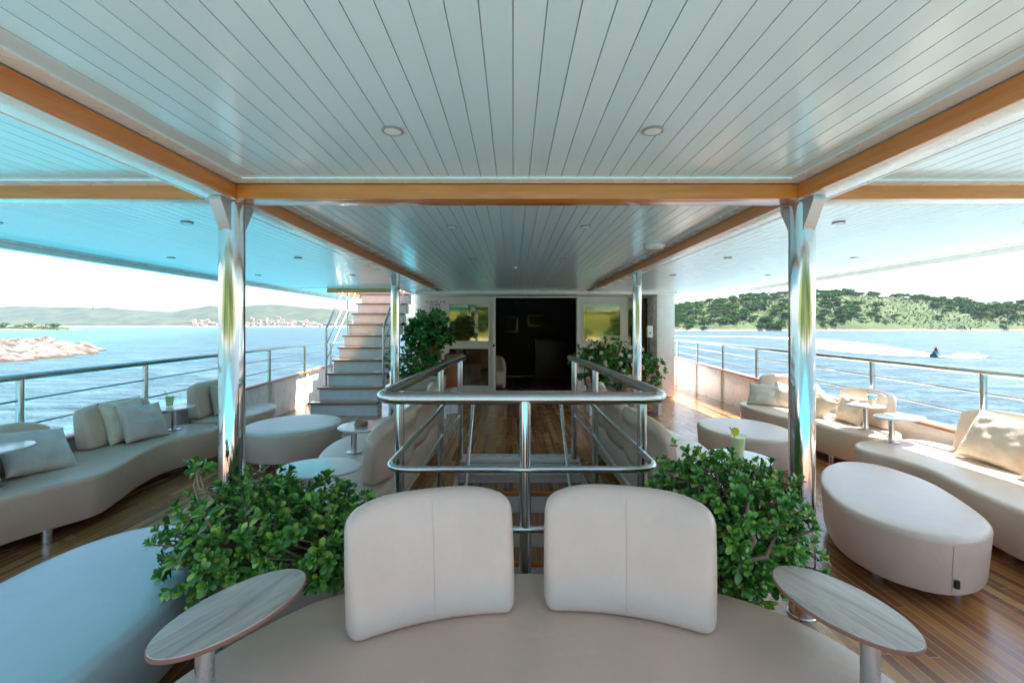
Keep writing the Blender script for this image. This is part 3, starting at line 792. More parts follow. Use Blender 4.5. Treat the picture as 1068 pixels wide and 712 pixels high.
bm = L([(.02, 0), (.02, -.015), (.008, -.02)], cx=.03, cy=5.35); o = obj('ceiling_sensor', bm, M['white']); o.data.transform(Matrix.Translation((0, 0, CE-.001)))
tag(o, 'tiny white sensor dot in the middle of the ceiling boards', 'sensor')
# pillars
def pillar(x, y, r, lb, mat='steel'):
    t = thing('pillar', lb, 'pillar', (x, y, 0))
    obj('tube', L([(r, .012), (r, 2.0), (r, 2.069)], n=40), M[mat], t)
    obj('base_ring', L([(r*1.12, .001), (r*1.12, .008), (r*1.01, .012)], n=40), M[mat], t)
    for s in (-1, 1):   # triangular gusset plates at the head
        bm = bmesh.new(); w0, w1 = r*.9, r*1.95
        P_ = [(s*w0, 1.92), (s*w0, 2.068), (s*w1*1.15, 2.068), (s*w1*1.15, 2.052)]
        f0 = [bm.verts.new((-r*.5, a, b)) for a, b in P_]; f1 = [bm.verts.new((r*.5, a, b)) for a, b in P_]
        bm.faces.new(f0); bm.faces.new(f1[::-1])
        for q in range(4): bm.faces.new((f0[q], f0[(q+1) % 4], f1[(q+1) % 4], f1[q]))
        obj('gusset', bm, M['gusset'], t, smooth=False)
    return t
pillar(-1.415, 2.27, .059, 'thick polished steel pillar at the left end of the front cross beam')
pillar(1.455, 2.27, .059, 'thick polished steel pillar at the right end of the front cross beam')
pillar(-1.395, 5.34, .052, 'thinner polished steel pillar behind, by the side staircase')
pillar(1.47, 5.34, .052, 'thinner polished steel pillar behind, in front of the pink flowers')

# side staircase
ss = thing('side_staircase', 'white staircase with brown wooden treads climbing to the upper deck', 'stairs', (-2.7, 7.3, 0))
for n in range(1, 12):
    yf = 7.3+.245*(n-1); zt = .213*n; x0 = -3.19 if n > 2 else (-3.24 if n == 2 else -3.28); x1 = -2.2
    child('riser', B(x0, x1, yf, yf+.26, zt-.213+(.0 if n == 1 else .001), zt-.032), M['white'], ss, smooth=False)
    child('tread', B(x0-.03, x1+.0, yf-.035, yf+.244, zt-.031, zt, bev=.006), M['tread'], ss)
bm = bmesh.new()
a = [bm.verts.new(p) for p in ((-3.15, 7.8, .0), (-3.15, 10.2, .0), (-3.15, 10.2, 2.3), (-3.15, 10.0, 2.3), (-3.15, 7.8, .38))]
b = [bm.verts.new((v.co.x+.03, v.co.y, v.co.z)) for v in a]
bm.faces.new(a); bm.faces.new(b[::-1])
for q in range(5): bm.faces.new((a[q], a[(q+1) % 5], b[(q+1) % 5], b[q]))
child('side_panel', bm, M['white'], ss, smooth=False)
for X, tx in ((-3.2, 'outer'), (-2.22, 'inner')):
    h = thing('stair_handrail', f'steel handrail on the {tx} side of the climbing staircase', 'handrail', (X, 7.5, 0))
    y0 = 7.72; z0 = .43
    dz = .213/.245
    for k, oz in enumerate((1.0, .72, .45)):
        p0 = (X, y0+.02, z0+oz); p1 = (X, y0+1.75, z0+oz+1.75*dz)
        child('hand_rail' if k == 0 else 'mid_bar', T([p0, p1], .02 if k == 0 else .011, 10), M['steelrail'], h)
    child('post', T([(X, y0, z0), (X, y0, z0+1.0)], .02, 10), M['steelrail'], h)
    child('post', T([(X, y0+1.0, z0+1.0*dz-.2), (X, y0+1.0, z0+1.0+1.0*dz)], .014, 10), M['steelrail'], h)

# deckhouse front
WY = 9.87
dh = thing('deckhouse', 'cream painted deckhouse wall with bronze windows around the dark doorway', 'deckhouse', (.5, WY, 0))
ops = [(-1.43, -.50, .11, .99), (-1.43, -.50, 1.09, 1.96), (-.38, 1.39, .0, 2.07), (1.52, 2.38, .11, .99), (1.52, 2.38, 1.09, 1.96), (2.50, 3.05, .11, 2.08)]
xs_ = sorted(set([-1.95, 3.0+.32]+[v for o_ in ops for v in o_[:2]])); zs_ = sorted(set([0, 2.6]+[v for o_ in ops for v in o_[2:]]))
bm = bmesh.new()
for i in range(len(xs_)-1):
    for j in range(len(zs_)-1):
        cx, cz = (xs_[i]+xs_[i+1])/2, (zs_[j]+zs_[j+1])/2
        if any(o_[0] < cx < o_[1] and o_[2] < cz < o_[3] for o_ in ops): continue
        box(bm, xs_[i], xs_[i+1], WY, WY+.08, zs_[j], zs_[j+1])
bmesh.ops.remove_doubles(bm, verts=bm.verts, dist=.0001)
seen = {}
for f in list(bm.faces):
    key = frozenset(v.index for v in f.verts)
bm.verts.index_update()
dd = {}
for f in bm.faces: dd.setdefault(tuple(sorted(v.index for v in f.verts)), []).append(f)
bmesh.ops.delete(bm, geom=[f for l_ in dd.values() if len(l_) > 1 for f in l_], context='FACES_ONLY')
child('wall', bm, M['wall'], dh, smooth=False)
# rounded left corner and sides
bm = bmesh.new(); pts_ = [(-1.95, WY)]+[(-1.95-.25*math.sin(a), WY+.25-.25*math.cos(a)) for a in np.linspace(0, math.pi/2, 9)][1:]+[(-2.2, 13)]
lo = [bm.verts.new((*p, 0)) for p in pts_]; hi = [bm.verts.new((*p, 2.6)) for p in pts_]
for i in range(len(pts_)-1): bm.faces.new((lo[i], lo[i+1], hi[i+1], hi[i]))
child('corner_wall', bm, M['white'], dh)
child('side_wall', B(3.3, 3.34, WY+.081, 13, 0, 2.6), M['white'], dh, smooth=False)
def frame(x0, x1, z0, z1, name, glass, t=.035):
    f = child(name, (lambda bm: ([box(bm, *q, bev=.004) for q in ((x0, x1, WY-.02, WY+.05, z0, z0+t), (x0, x1, WY-.02, WY+.05, z1-t, z1), (x0, x0+t, WY-.02, WY+.05, z0+t, z1-t), (x1-t, x1, WY-.02, WY+.05, z0+t, z1-t))], bm)[1])(bmesh.new()), M['wall'], dh)
    g = obj('pane', B(x0+t, x1-t, WY+.01, WY+.02, z0+t, z1-t), M[glass], f, smooth=False)
    return f
frame(-1.43, -.50, 1.09, 1.96, 'window', 'glass'); frame(-1.43, -.50, .11, .99, 'window', 'glassd')
frame(1.52, 2.38, 1.09, 1.96, 'window', 'glass'); frame(1.52, 2.38, .11, .99, 'window', 'glassd')
frame(2.50, 3.05, .11, 2.08, 'side_window', 'glassd', .02)
bm = bmesh.new()
for q in ((-.45, -.385, WY-.045, WY-.021, .0, 2.12), (1.395, 1.46, WY-.045, WY-.021, .0, 2.12), (-.385, 1.395, WY-.045, WY-.021, 2.075, 2.12), (-.385, 1.395, WY-.045, WY+.06, .001, .035)): box(bm, *q, bev=.004)
child('door_frame', bm, M['white'], dh)
for X in (-.417, 1.427): child('door_latch', B(X-.02, X+.02, WY-.07, WY-.046, 1.0, 1.06, bev=.008), M['dark'], dh)
child('sliding_rail', B(-1.6, 2.46, WY-.05, WY-.001, 2.125, 2.15), M['white'], dh)
for z_, x_ in ((1.98, 0),):
    pass
# two vertical curtain edges behind left window glass are reflections; add the dark room
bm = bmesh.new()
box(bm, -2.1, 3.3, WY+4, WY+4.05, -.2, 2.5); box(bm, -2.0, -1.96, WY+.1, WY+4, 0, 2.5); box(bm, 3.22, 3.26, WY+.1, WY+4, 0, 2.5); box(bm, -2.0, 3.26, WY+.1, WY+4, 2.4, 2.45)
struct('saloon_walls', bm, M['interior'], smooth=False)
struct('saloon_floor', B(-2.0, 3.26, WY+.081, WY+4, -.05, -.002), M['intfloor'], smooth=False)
ct = thing('bar_counter', 'dark wooden counter deep inside the doorway', 'counter', (1.1, WY+2.6, 0))
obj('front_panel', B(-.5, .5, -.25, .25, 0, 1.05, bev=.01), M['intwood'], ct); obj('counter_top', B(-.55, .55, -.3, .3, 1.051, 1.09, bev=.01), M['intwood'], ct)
for (x_, z_, w_, h_, lb) in ((-.05, 1.5, .42, .5, 'dim framed picture on the dark back wall inside the doorway, left one'), (.75, 1.62, .6, .36, 'dim wide framed picture above the counter inside the doorway')):
    pc = thing('framed_picture', lb, 'picture', (x_, WY+3.97, z_))
    obj('frame', B(-w_/2, w_/2, 0, .03, -h_/2, h_/2, bev=.01), M['dimgold'], pc); obj('canvas', B(-w_/2+.05, w_/2-.05, -.006, -.001, -h_/2+.05, h_/2-.05), M['dimcloth'], pc, smooth=False)
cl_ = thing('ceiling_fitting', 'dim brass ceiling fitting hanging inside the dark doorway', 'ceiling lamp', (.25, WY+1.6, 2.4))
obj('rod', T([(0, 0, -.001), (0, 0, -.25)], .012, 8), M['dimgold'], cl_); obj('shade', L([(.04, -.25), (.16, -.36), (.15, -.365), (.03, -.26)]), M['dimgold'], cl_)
ac = thing('armchair', 'pale rounded armchair just inside the doorway at its left jamb', 'armchair', (-.42, WY+.75, 0))
bm, _ = backrest(.5, .75, .12, .35, 4, .3, .05); obj('backrest', bm, M['leather_pale'], ac)
obj('seat', L([(.2, .1), (.25, .14), (.26, .38), (.22, .43)], cy=-.2), M['leather_pale'], ac)
# ceiling step and downstand above the door
struct('ceiling_downstand', B(BXL-.6, BXR+1.9, 9.0, WY-.001, CE-.06, CE+.02, bev=.01), M['wall'])
# column right
tag(obj('column', B(2.92, 3.30, 9.15, 9.86, 0, 2.2, bev=.06), M['white']), 'wide white column at the right end of the deckhouse wall', 'column')
# small notice lettering on the wall: four rows of unreadable small dark characters
nt = thing('wall_notice', 'four short rows of small dark lettering on the cream wall left of the windows', 'notice', (-1.85, WY, 1.85))
def glyphs(x0, z, n_, sz):
    bm = bmesh.new(); x = x0
    for i in range(n_):
        w_ = sz*random.uniform(.45, .7)
        if random.random() < .13: x += w_; continue
        k = random.randint(0, 3); t_ = sz*.16
        box(bm, x, x+t_, WY-.003, WY-.001, z, z+sz)
        if k != 1: box(bm, x+t_, x+w_, WY-.003, WY-.001, z+sz-t_, z+sz)
        if k in (0, 2): box(bm, x+t_, x+w_, WY-.003, WY-.001, z+sz*.42, z+sz*.42+t_)
        if k in (1, 2): box(bm, x+t_, x+w_, WY-.003, WY-.001, z, z+t_)
        if k == 3: box(bm, x+w_-t_, x+w_, WY-.003, WY-.001, z, z+sz-t_)
        x += w_+sz*.22
    return bm
M['ink'] = mat_plain('grey_lettering', (.10, .10, .11), .6)
for z_, x_, n_ in ((1.955, -1.90, 2), (1.955, -1.82, 11), (1.895, -1.82, 7), (1.83, -1.90, 1), (1.83, -1.82, 8), (1.765, -1.82, 6)):
    o = child('lettering', glyphs(x_, z_, n_, .044), M['ink'], nt, smooth=False)

# sanitizer stand
sn = thing('dispenser_stand', 'white hand gel dispenser on a thin dark post before the right side window', 'dispenser', (2.78, 9.2, 0))
obj('post', T([(0, 0, .01), (0, 0, 1.24)], .018), M['dark'], sn); obj('base_plate', L([(.14, .001), (.14, .012), (.02, .02)]), M['dark'], sn)
obj('dispenser', B(-.055, .055, -.08, .0, 1.22, 1.46, bev=.015), M['white'], sn); obj('button', B(-.012, .012, -.09, -.081, 1.3, 1.33), M['dark'], sn)

# ------------------------------------------------------------ stairwell guard
gd = thing('guard_rail', 'steel guard rail around the stair opening behind the foreground seat', 'railing', (.04, 3.6, 0))
cx = .045
def U(z, hw, yb, y0=2.24, r=.12, back=.60):
    return fillet([(cx-back, yb, z), (cx-.665, 4.2, z), (cx-hw, y0+.35, z), (cx-hw, y0, z), (cx+hw, y0, z), (cx+hw, y0+.35, z), (cx+.665, 4.2, z), (cx+back, yb, z)], r)
child('top_rail', T(U(1.092, .718, 5.12), .031, 16), M['steelrail'], gd)
child('mid_rail', T(U(.745, .675, 4.78, 2.22), .017, 12), M['steelrail'], gd)
child('low_rail', T([(cx-.61, 4.77, .50), (cx-.68, 3.9, .47), (cx-.69, 2.6, .45)], .013, 10), M['steelrail'], gd)
child('low_rail', T([(cx+.61, 4.77, .50), (cx+.68, 3.9, .47), (cx+.69, 2.6, .45)], .013, 10), M['steelrail'], gd)
child('low_rail', T(fillet([(cx-.69, 2.6, .45), (cx-.66, 2.22, .45), (cx+.66, 2.22, .45), (cx+.69, 2.6, .45)], .1), .017, 10), M['steelrail'], gd)
child('post', T([(cx+.015, 2.235, -.5), (cx+.015, 2.235, 1.08)], .029, 16), M['steelrail'], gd)
for s in (-1, 1):
    for X, Y in ((.70, 2.6), (.69, 4.03), (.605, 4.79)):
        child('post', T([(cx+s*X, Y, .004), (cx+s*X, Y, 1.08)], .028, 14), M['steelrail'], gd)
        child('foot_plate', L([(.05, .001), (.05, .01), (.035, .014)], cx=cx+s*X, cy=Y), M['steelrail'], gd)
    child('stair_rail', T(fillet([(cx+s*.60, 5.05, .69), (cx+s*.50, 5.16, .69), (cx+s*.49, 5.12, .64), (cx+s*.495, 4.2, -.13), (cx+s*.495, 3.2, -1.0)], .05), .018, 12), M['brushed'], gd)

# ------------------------------------------------------------ furniture
def legs(t, spots, h=.07, r=.032):
    for x, y in spots: child('leg', L([(r, .001), (r, h+.02)], cx=x, cy=y, n=20), M['brushed'], t)
def lounge(name, label, cat, outline, z1, spots, mat='leather', topmat=None, loc=None, seam=True):
    c = loc or (sum(p[0] for p in outline)/len(outline), sum(p[1] for p in outline)/len(outline), 0)
    t = thing(name, label, cat, c)
    bm, out = puck(outline, .075, z1, .035)
    child('seat', bm, M[mat], t)
    if seam: child('piping', seam_ring(out, .007, z1-.022, .0028), M['piping'], t)
    legs(t, spots); return t
def add_back(t, x, y, z, w_, h_, th, bend, rz, lean=8, crown=.16, mat='leather_pale', seam=True, lb=None):
    bm, sb = backrest(w_, h_, th, bend, lean, crown, .042, seam, (x, y, z), rz)
    o = child('backrest', bm, M[mat], t)
    if sb:
        s_ = obj('seam', sb, M['piping'], o)
    if lb: o['label'] = lb
    return o
# foreground crescent sofa
fs_ = lounge('sofa', 'beige crescent sofa in the foreground with two rounded backrests', 'sofa',
    [(-1.02, 1.2), (-.80, .98), (-.3, 1.12), (.05, 1.16), (.4, 1.12), (.9, .96), (1.13, 1.12), (1.14, 1.40), (1.03, 1.62), (.81, 1.80), (.45, 1.90), (.05, 1.94), (-.35, 1.90), (-.68, 1.79), (-.83, 1.67), (-.99, 1.42)], .40,
    [(-.8, 1.2), (.95, 1.2), (.7, 1.65), (-.6, 1.65)], 'leather')
add_back(fs_, -.285, 1.62, .405, .59, .43, .10, 1.0, R(17), 12, .13, 'leather_white')
add_back(fs_, .415, 1.645, .405, .60, .43, .10, 1.0, R(-14), 12, .13, 'leather_white')
# right leaf ottoman
ot = lounge('ottoman', 'large leaf shaped off-white ottoman on the right side of the deck', 'ottoman',
    [(2.41, 2.30), (2.62, 2.47), (2.80, 2.85), (2.88, 3.15), (2.84, 3.45), (2.70, 3.57), (2.52, 3.54), (2.30, 3.36), (2.08, 3.03), (1.96, 2.70), (2.0, 2.42), (2.18, 2.27)], .385, [(2.15, 2.65), (2.45, 2.5), (2.55, 3.3), (2.72, 3.1)], 'leather_white')
child('seam', T([(2.215+.3*ins, 2.262+.95*ins, z) for z, ins in ((.10, .022), (.16, .016), (.22, .011), (.29, .006), (.345, .0))], .0022, 6), M['piping'], ot)
child('label_tag', B(2.226, 2.246, 2.262, 2.275, .13, .17), M['black'], ot)
# left foreground ottoman
lounge('ottoman', 'large ottoman at the lower left corner, blue reflected light painted into its leather colour', 'ottoman',
    [(-1.33, 1.5), (-1.35, 1.85), (-1.46, 2.15), (-1.66, 2.38), (-1.88, 2.44), (-2.06, 2.32), (-2.15, 2.05), (-2.12, 1.65), (-1.97, 1.25), (-1.75, .98), (-1.52, .97), (-1.37, 1.2)], .385, [(-1.6, 1.3), (-1.6, 2.1), (-1.9, 1.6)], 'leather_blue_sheen')
def ring_pts(cx_, cy_, rx, ry, n=12): return [(cx_+rx*math.cos(2*math.pi*k/n), cy_+ry*math.sin(2*math.pi*k/n)) for k in range(n)]
lounge('ottoman', 'round off-white ottoman between the left front pillar and the stairs', 'ottoman', ring_pts(-2.40, 4.95, .50, .53), .385, [(-2.6, 4.65), (-2.1, 4.8), (-2.4, 5.3)], 'leather_white')
lounge('ottoman', 'round off-white ottoman left of the right front pillar', 'ottoman', ring_pts(2.43, 4.75, .44, .54), .385, [(2.2, 4.45), (2.65, 4.5), (2.4, 5.1)], 'leather_white')
# long wavy sofas by the rails
lsofa = lounge('sofa', 'long wavy beige sofa along the left railing', 'sofa',
    [(-3.3, .9), (-3.12, 1.1), (-3.02, 1.6), (-3.12, 2.2), (-3.18, 2.7), (-3.10, 3.0), (-2.99, 3.25), (-3.05, 3.5), (-3.17, 3.85), (-3.23, 4.2), (-3.15, 4.5), (-3.10, 4.75), (-3.25, 4.93), (-3.55, 4.95), (-3.72, 4.8), (-3.76, 4.4), (-3.76, 3.4), (-3.76, 2.4), (-3.76, 1.3), (-3.6, .95)], .385,
    [(-3.14, 3.03), (-3.3, 4.6), (-3.5, 1.6), (-3.3, 2.0)], 'leather')
add_back(lsofa, -3.66, 4.18, .39, .74, .37, .13, 3, R(90), 10, .1, 'leather')
add_back(lsofa, -3.64, 3.14, .39, .82, .35, .13, 3, R(90), 10, .2, 'leather')
rsofa = lounge('sofa', 'long wavy beige sofa along the right railing', 'sofa',
    [(3.3, .9), (3.1, 1.1), (3.02, 1.6), (2.98, 2.1), (2.94, 2.55), (3.0, 2.95), (3.10, 3.35), (3.09, 3.65), (3.02, 3.9), (3.12, 4.12), (3.33, 4.24), (3.6, 4.30), (3.85, 4.22), (3.95, 3.9), (3.95, 3.3), (3.95, 2.2), (3.95, 1.3), (3.8, .95)], .385,
    [(3.2, 3.9), (3.2, 2.9), (3.3, 1.6), (3.7, 2.0)], 'leather_pale')
add_back(rsofa, 3.85, 3.45, .39, .86, .38, .14, 3, R(-90), 10, .1, 'leather_pale')
add_back(rsofa, 3.85, 2.5, .39, .8, .38, .14, 3, R(-90), 10, .1, 'leather_pale')
l2 = lounge('sofa', 'shorter beige sofa behind the long left one, by the pillar', 'sofa',
    [(-3.35, 5.12), (-3.15, 5.3), (-3.10, 5.7), (-3.2, 6.1), (-3.4, 6.3), (-3.65, 6.25), (-3.76, 6.0), (-3.76, 5.5), (-3.68, 5.15)], .385, [(-3.3, 5.4), (-3.3, 6.0)], 'leather')
add_back(l2, -3.64, 5.5, .39, .80, .40, .13, 3, R(90), 8, .12, 'leather')
r2 = lounge('sofa', 'beige sofa behind the right front pillar along the right railing', 'sofa',
    [(3.5, 4.40), (3.36, 4.62), (3.30, 5.0), (3.16, 5.4), (3.1, 5.9), (3.16, 6.3), (3.4, 6.45), (3.75, 6.4), (3.95, 6.1), (3.95, 5.2), (3.93, 4.6), (3.75, 4.40)], .385, [(3.4, 4.8), (3.3, 6.1)], 'leather_pale')
add_back(r2, 3.84, 4.93, .39, .70, .38, .13, 3, R(-90), 8, .12, 'leather_pale')
add_back(r2, 3.68, 6.12, .39, .62, .40, .13, 3, R(-35), 8, .12, 'leather_pale')
# sofas with their backs to the stair guard
cl = lounge('sofa', 'beige sofa left of the stair guard, facing the left side', 'sofa',
    [(-.86, 2.55), (-.84, 3.4), (-.83, 4.3), (-.82, 5.15), (-1.0, 5.45), (-1.35, 5.45), (-1.57, 5.2), (-1.56, 4.65), (-1.66, 4.2), (-1.62, 3.75), (-1.45, 3.35), (-1.38, 2.95), (-1.25, 2.6), (-1.0, 2.45)], .385, [(-1.1, 2.8), (-1.4, 4.2), (-1.3, 5.2)], 'leather_pale')
add_back(cl, -.86, 3.36, .39, .80, .43, .13, .9, R(-95), 7, .28, 'leather')
add_back(cl, -.87, 4.22, .39, .72, .43, .13, .9, R(-88), 7, .22, 'leather')
add_back(cl, -.92, 5.0, .39, .66, .43, .13, .9, R(-82), 9, .12, 'leather')
cr = lounge('sofa', 'beige sofa right of the stair guard, facing the right side', 'sofa',
    [(1.04, 2.45), (1.3, 2.6), (1.44, 2.95), (1.5, 3.35), (1.67, 3.75), (1.72, 4.2), (1.62, 4.65), (1.62, 5.2), (1.4, 5.45), (1.08, 5.45), (.90, 5.15), (.90, 4.3), (.92, 3.4), (.93, 2.6)], .385, [(1.2, 2.8), (1.45, 4.2), (1.35, 5.2)], 'leather_pale')
add_back(cr, .96, 3.36, .39, .80, .43, .13, .9, R(95), 7, .28, 'leather')
add_back(cr, .96, 4.22, .39, .72, .43, .13, .9, R(88), 7, .22, 'leather')
add_back(cr, 1.0, 5.0, .39, .66, .43, .13, .9, R(82), 9, .12, 'leather')

# tables
def table(label, x, y, a, b, rot, zt, zb, mat='oak', px=0, py=0, r=.024, group=None):
    t = thing('side_table', label, 'side table', (x, y, zb), rot, group)
    h = zt-zb
    top = obj('table_top', L([(.94, h-.016), (.985, h-.014), (.995, h-.003), (.985, h), (.9, h+.0005)], n=56, ex=a, ey=b), M[mat], t)
    obj('edge_band', L([(.997, h-.0145), (1.006, h-.012), (1.006, h-.004), (.997, h-.0025)], n=56, ex=a, ey=b), M['edge' if mat == 'oak' else 'tablewhite'], t)
    obj('post', L([(r, .003), (r, h-.0165)], cx=px, cy=py, n=20), M['brushed'], t)
    obj('base_plate', L([(r*2.6, .001), (r*2.6, .006), (r*1.2, .012)], cx=px, cy=py, n=28), M['brushed'], t)
    return t
table('oval weathered wood side table at the lower left in front of the bushy plant', -.82, 1.335, .124, .226, R(-24), .62, .0, px=0, py=-.09)
table('oval weathered wood side table at the lower right in front of the bushy plant', .985, 1.36, .126, .213, R(16), .62, .0, px=0, py=-.09)
table('small round pale table with a green drink on the long left sofa', -3.46, 4.60, .17, .19, 0, .625, .395, 'tablewhite')
table('pale table at the left photo edge on the long sofa', -3.36, 2.92, .17, .2, 0, .66, .395, 'tablewhite')
table('oval pale table on the near sofa end at the right, nothing on it', 3.53, 4.12, .22, .16, R(10), .625, .395, 'tablewhite', px=-.08)
table('oval pale table by the right pillar with a blue and orange drink', 3.60, 4.60, .17, .15, 0, .645, .395, 'tablewhite')
table('round pale table with a wooden ashtray left of the stair guard', -1.23, 3.77, .225, .215, 0, .62, .395, 'tablewhite', px=-.1)
table('larger pale table just behind the left bushy plant', -1.14, 2.66, .235, .19, 0, .62, .395, 'tablewhite', px=-.06)
table('pale table behind the right bushy plant carrying a lime drink', 1.42, 2.86, .2, .2, 0, .62, .395, 'tablewhite')
a_ = obj('ashtray', L([(.045, .0), (.055, .004), (.056, .035), (.047, .036), (.042, .012), (.01, .010)], n=28), M['tread']); a_.location = (-1.27, 3.77, .622)
tag(a_, 'round wooden ashtray with a dark bowl on the pale table left of the stair guard', 'ashtray')
def drink(label, x, y, z, mat, h=.1, r=.034, straw='dark', garnish=None):
    t = thing('drink', label, 'drink', (x, y, z))
    obj('glass', L([(r*.75, .001), (r*1.08, h*1.15), (r*1.02, h*1.15), (r*.72, .006)], n=24), M['clear'], t)
    obj('liquid', L([(r*.68, .007), (r*.98, h*1.02)], n=24), M[mat], t)
    obj('straw', T([(0, 0, .02), (-r*.6, 0, h*1.1), (-r*1.3, 0, h*1.55)], .0025, 6), M[straw], t)
    if garnish:
        g = obj('lime_slice', L([(.026, -.003), (.026, .003)], n=16), M['lime'], t); g.rotation_euler = (R(90), R(30), 0); g.location = garnish
drink('green and yellow iced drink with a straw on the small left table', -3.52, 4.62, .627, 'liq_green', .105, .04)
drink('blue and orange layered drink on the table by the right pillar', 3.68, 4.62, .647, 'liq_blue', .095, .042)
drink('pale lime drink with a lime slice behind the right bushy plant', 1.42, 2.84, .622, 'liq_lime', .125, .042, garnish=(-.02, 0, .165))

# pillows
pillow('pillow', 'silvery satin pillow slumped against the nearest left backrest', M['satin'], .42, (-3.38, 3.28, .40), R(78), 42, 8, .14, .38)
pillow('pillow', 'cream pillow leaning behind the silvery one on the left sofa', M['cream'], .44, (-3.54, 4.18, .40), R(88), 18, 0, .12, .40)
pillow('pillow', 'silvery satin pillow in front of the cream one on the left sofa', M['satin'], .42, (-3.40, 4.22, .40), R(80), 26, 3, .13, .36)
pillow('pillow', 'mottled beige cushion on the sofa beside the left pillar', M['brocade'], .52, (-3.50, 5.55, .40), R(88), 10, 0, .11, .36)
pillow('pillow', 'grey pillow at the left edge of the photo by the railing', M['satin'], .40, (-3.45, 2.82, .40), R(84), 25, -4, .13, .36)
pillow('pillow', 'large champagne satin pillow on the long right sofa', M['champagne'], .50, (3.62, 3.42, .40), R(-86), 28, 5, .15, .42)
pillow('pillow', 'champagne pillow at the right edge of the photo', M['champagne'], .46, (3.55, 2.92, .40), R(-80), 32, -6, .15, .38)
pillow('pillow', 'pale satin pillow standing on its corner behind the right pillar', M['champagne'], .38, (3.50, 5.28, .36), R(-70), 20, 32, .13)
pillow('pillow', 'tan pillow leaning on the backrest beside the blue drink', M['cream'], .36, (3.66, 4.93, .39), R(-88), 16, 3, .12, .32)
pillow('pillow', 'striped pillow lying against the far right backrest', M['stripe'], .42, (3.34, 6.0, .39), R(-38), 35, 0, .13, .34)
pillow('pillow', 'white pillow beside the striped one left of the right pillar', M['cream'], .40, (3.52, 5.85, .39), R(-50), 30, 10, .13, .34)
pillow('pillow', 'beige pillow on the seat right of the stair guard', M['champagne'], .36, (1.18, 4.25, .39), R(86), 22, 0, .13, .34)

# ------------------------------------------------------------ plants on deck
def jade_leaf(L_, W_):
    rows = [(0, .10), (.3, .30), (.62, .50), (.85, .40), (1, .0)]; vs = []
    for t_, w_ in rows:
        z_ = .10*math.sin(t_*2.4)*L_
        vs += [(-w_*W_, t_*L_, z_+.10*w_*W_*2), (0, t_*L_, z_), (w_*W_, t_*L_, z_+.10*w_*W_*2)]
    fs = []
    for r_ in range(4):
        for c_ in range(2): a = r_*3+c_; fs.append((a, a+1, a+4, a+3))
    return np.array(vs), fs
def frame_from(d):
    d = d.normalized(); a = d.orthogonal().normalized(); return a, d.cross(a).normalized(), d
def jade_bush(t, centre, rad, nros, leafL, mat, seed, nl=(7, 11), lowcut=-.95, pot=None, stemmat='stem', lobes=None):
    rr = random.Random(seed); V_, F_ = [], []; sb = bmesh.new(); C_ = Vector(centre); Rd = Vector(rad)
    base = Vector((pot[0], pot[1], pot[2])) if pot else Vector((C_.x, C_.y, C_.z-Rd.z))
    for i in range(nros):
        while True:
            d = Vector((rr.gauss(0, 1), rr.gauss(0, 1), rr.gauss(0, 1))).normalized()
            if d.z > lowcut: break
        k = rr.uniform(.6, 1.08) if rr.random() < .9 else rr.uniform(1.08, 1.22)
        nb = 1+.2*noise.noise(d*1.9+Vector((seed, 0, 0)))+.12*noise.noise(d*4.5)
        p = C_+Vector((d.x*Rd.x, d.y*Rd.y, d.z*Rd.z))*k*nb
        ax = (Vector((d.x, d.y, d.z+.55))+Vector((rr.gauss(0, .3), rr.gauss(0, .3), rr.gauss(0, .3)))).normalized()
        a, b, c_ = frame_from(ax); n_ = rr.randint(*nl); sc_r = rr.uniform(.65, 1.2)
        if i % 3 == 0: 
            mid = base.lerp(p, .55)+Vector((rr.gauss(0, .04), rr.gauss(0, .04), .02))
            tube(sb, [base+Vector((rr.gauss(0, .05), rr.gauss(0, .05), 0)), mid, p-ax*.01], [.009, .006, .003], 5)
        for q in range(n_):
            th = q*2.4+rr.random()*.4; el = .25+1.0*(q/n_)+rr.gauss(0, .12)
            dirn = (a*math.cos(th)+b*math.sin(th))*math.cos(el)+c_*math.sin(el)
            up = (c_*math.cos(el)-(a*math.cos(th)+b*math.sin(th))*math.sin(el)).normalized()
            sd_ = dirn.cross(up).normalized(); Lf = leafL*sc_r*rr.uniform(.75, 1.15)*(1-.35*q/n_)
            vv, ff = jade_leaf(Lf, Lf*.5)
            o_ = p-ax*rr.uniform(0, .025)*(1-q/n_)
            k0 = len(V_)
            for x_, y_, z_ in vv: V_.append(tuple(o_+sd_*x_+dirn*y_+up*z_))
            F_ += [tuple(k0+j for j in f_) for f_ in ff]
    child('foliage', (V_, [], F_), M[mat], t)
    child('stem', sb, M[stemmat], t)
def planter(t, x, y, w_, d_, h_, z0=0, mat='potbeige', name='planter_box'):
    bm = bmesh.new(); box(bm, x-w_/2, x+w_/2, y-d_/2, y+d_/2, z0+.002, z0+h_, bev=.02); child(name, bm, M[mat], t)
    child('soil', B(x-w_/2+.03, x+w_/2-.03, y-d_/2+.03, y+d_/2-.03, z0+h_+.001, z0+h_+.012), M['soil'], t, smooth=False)
pl_ = thing('jade_plant', 'bushy green jade plant left of the foreground sofa behind the oval table', 'plant', (-1.0, 2.1, 0))
planter(pl_, -1.02, 2.12, .55, .24, .36)
jade_bush(pl_, (-1.20, 2.0, .53), (.32, .28, .21), 520, .049, 'jade', 3, pot=(-1.12, 2.1, .36))
jade_bush(pl_, (-.86, 2.02, .53), (.26, .26, .19), 400, .049, 'jade', 5, pot=(-.85, 2.1, .36))
jade_bush(pl_, (-1.43, 2.05, .80), (.035, .035, .03), 7, .05, 'jade', 9, pot=(-1.27, 2.05, .58))
pr_ = thing('jade_plant', 'taller jade plant with bare twisted stems right of the foreground sofa', 'plant', (.95, 2.1, 0))
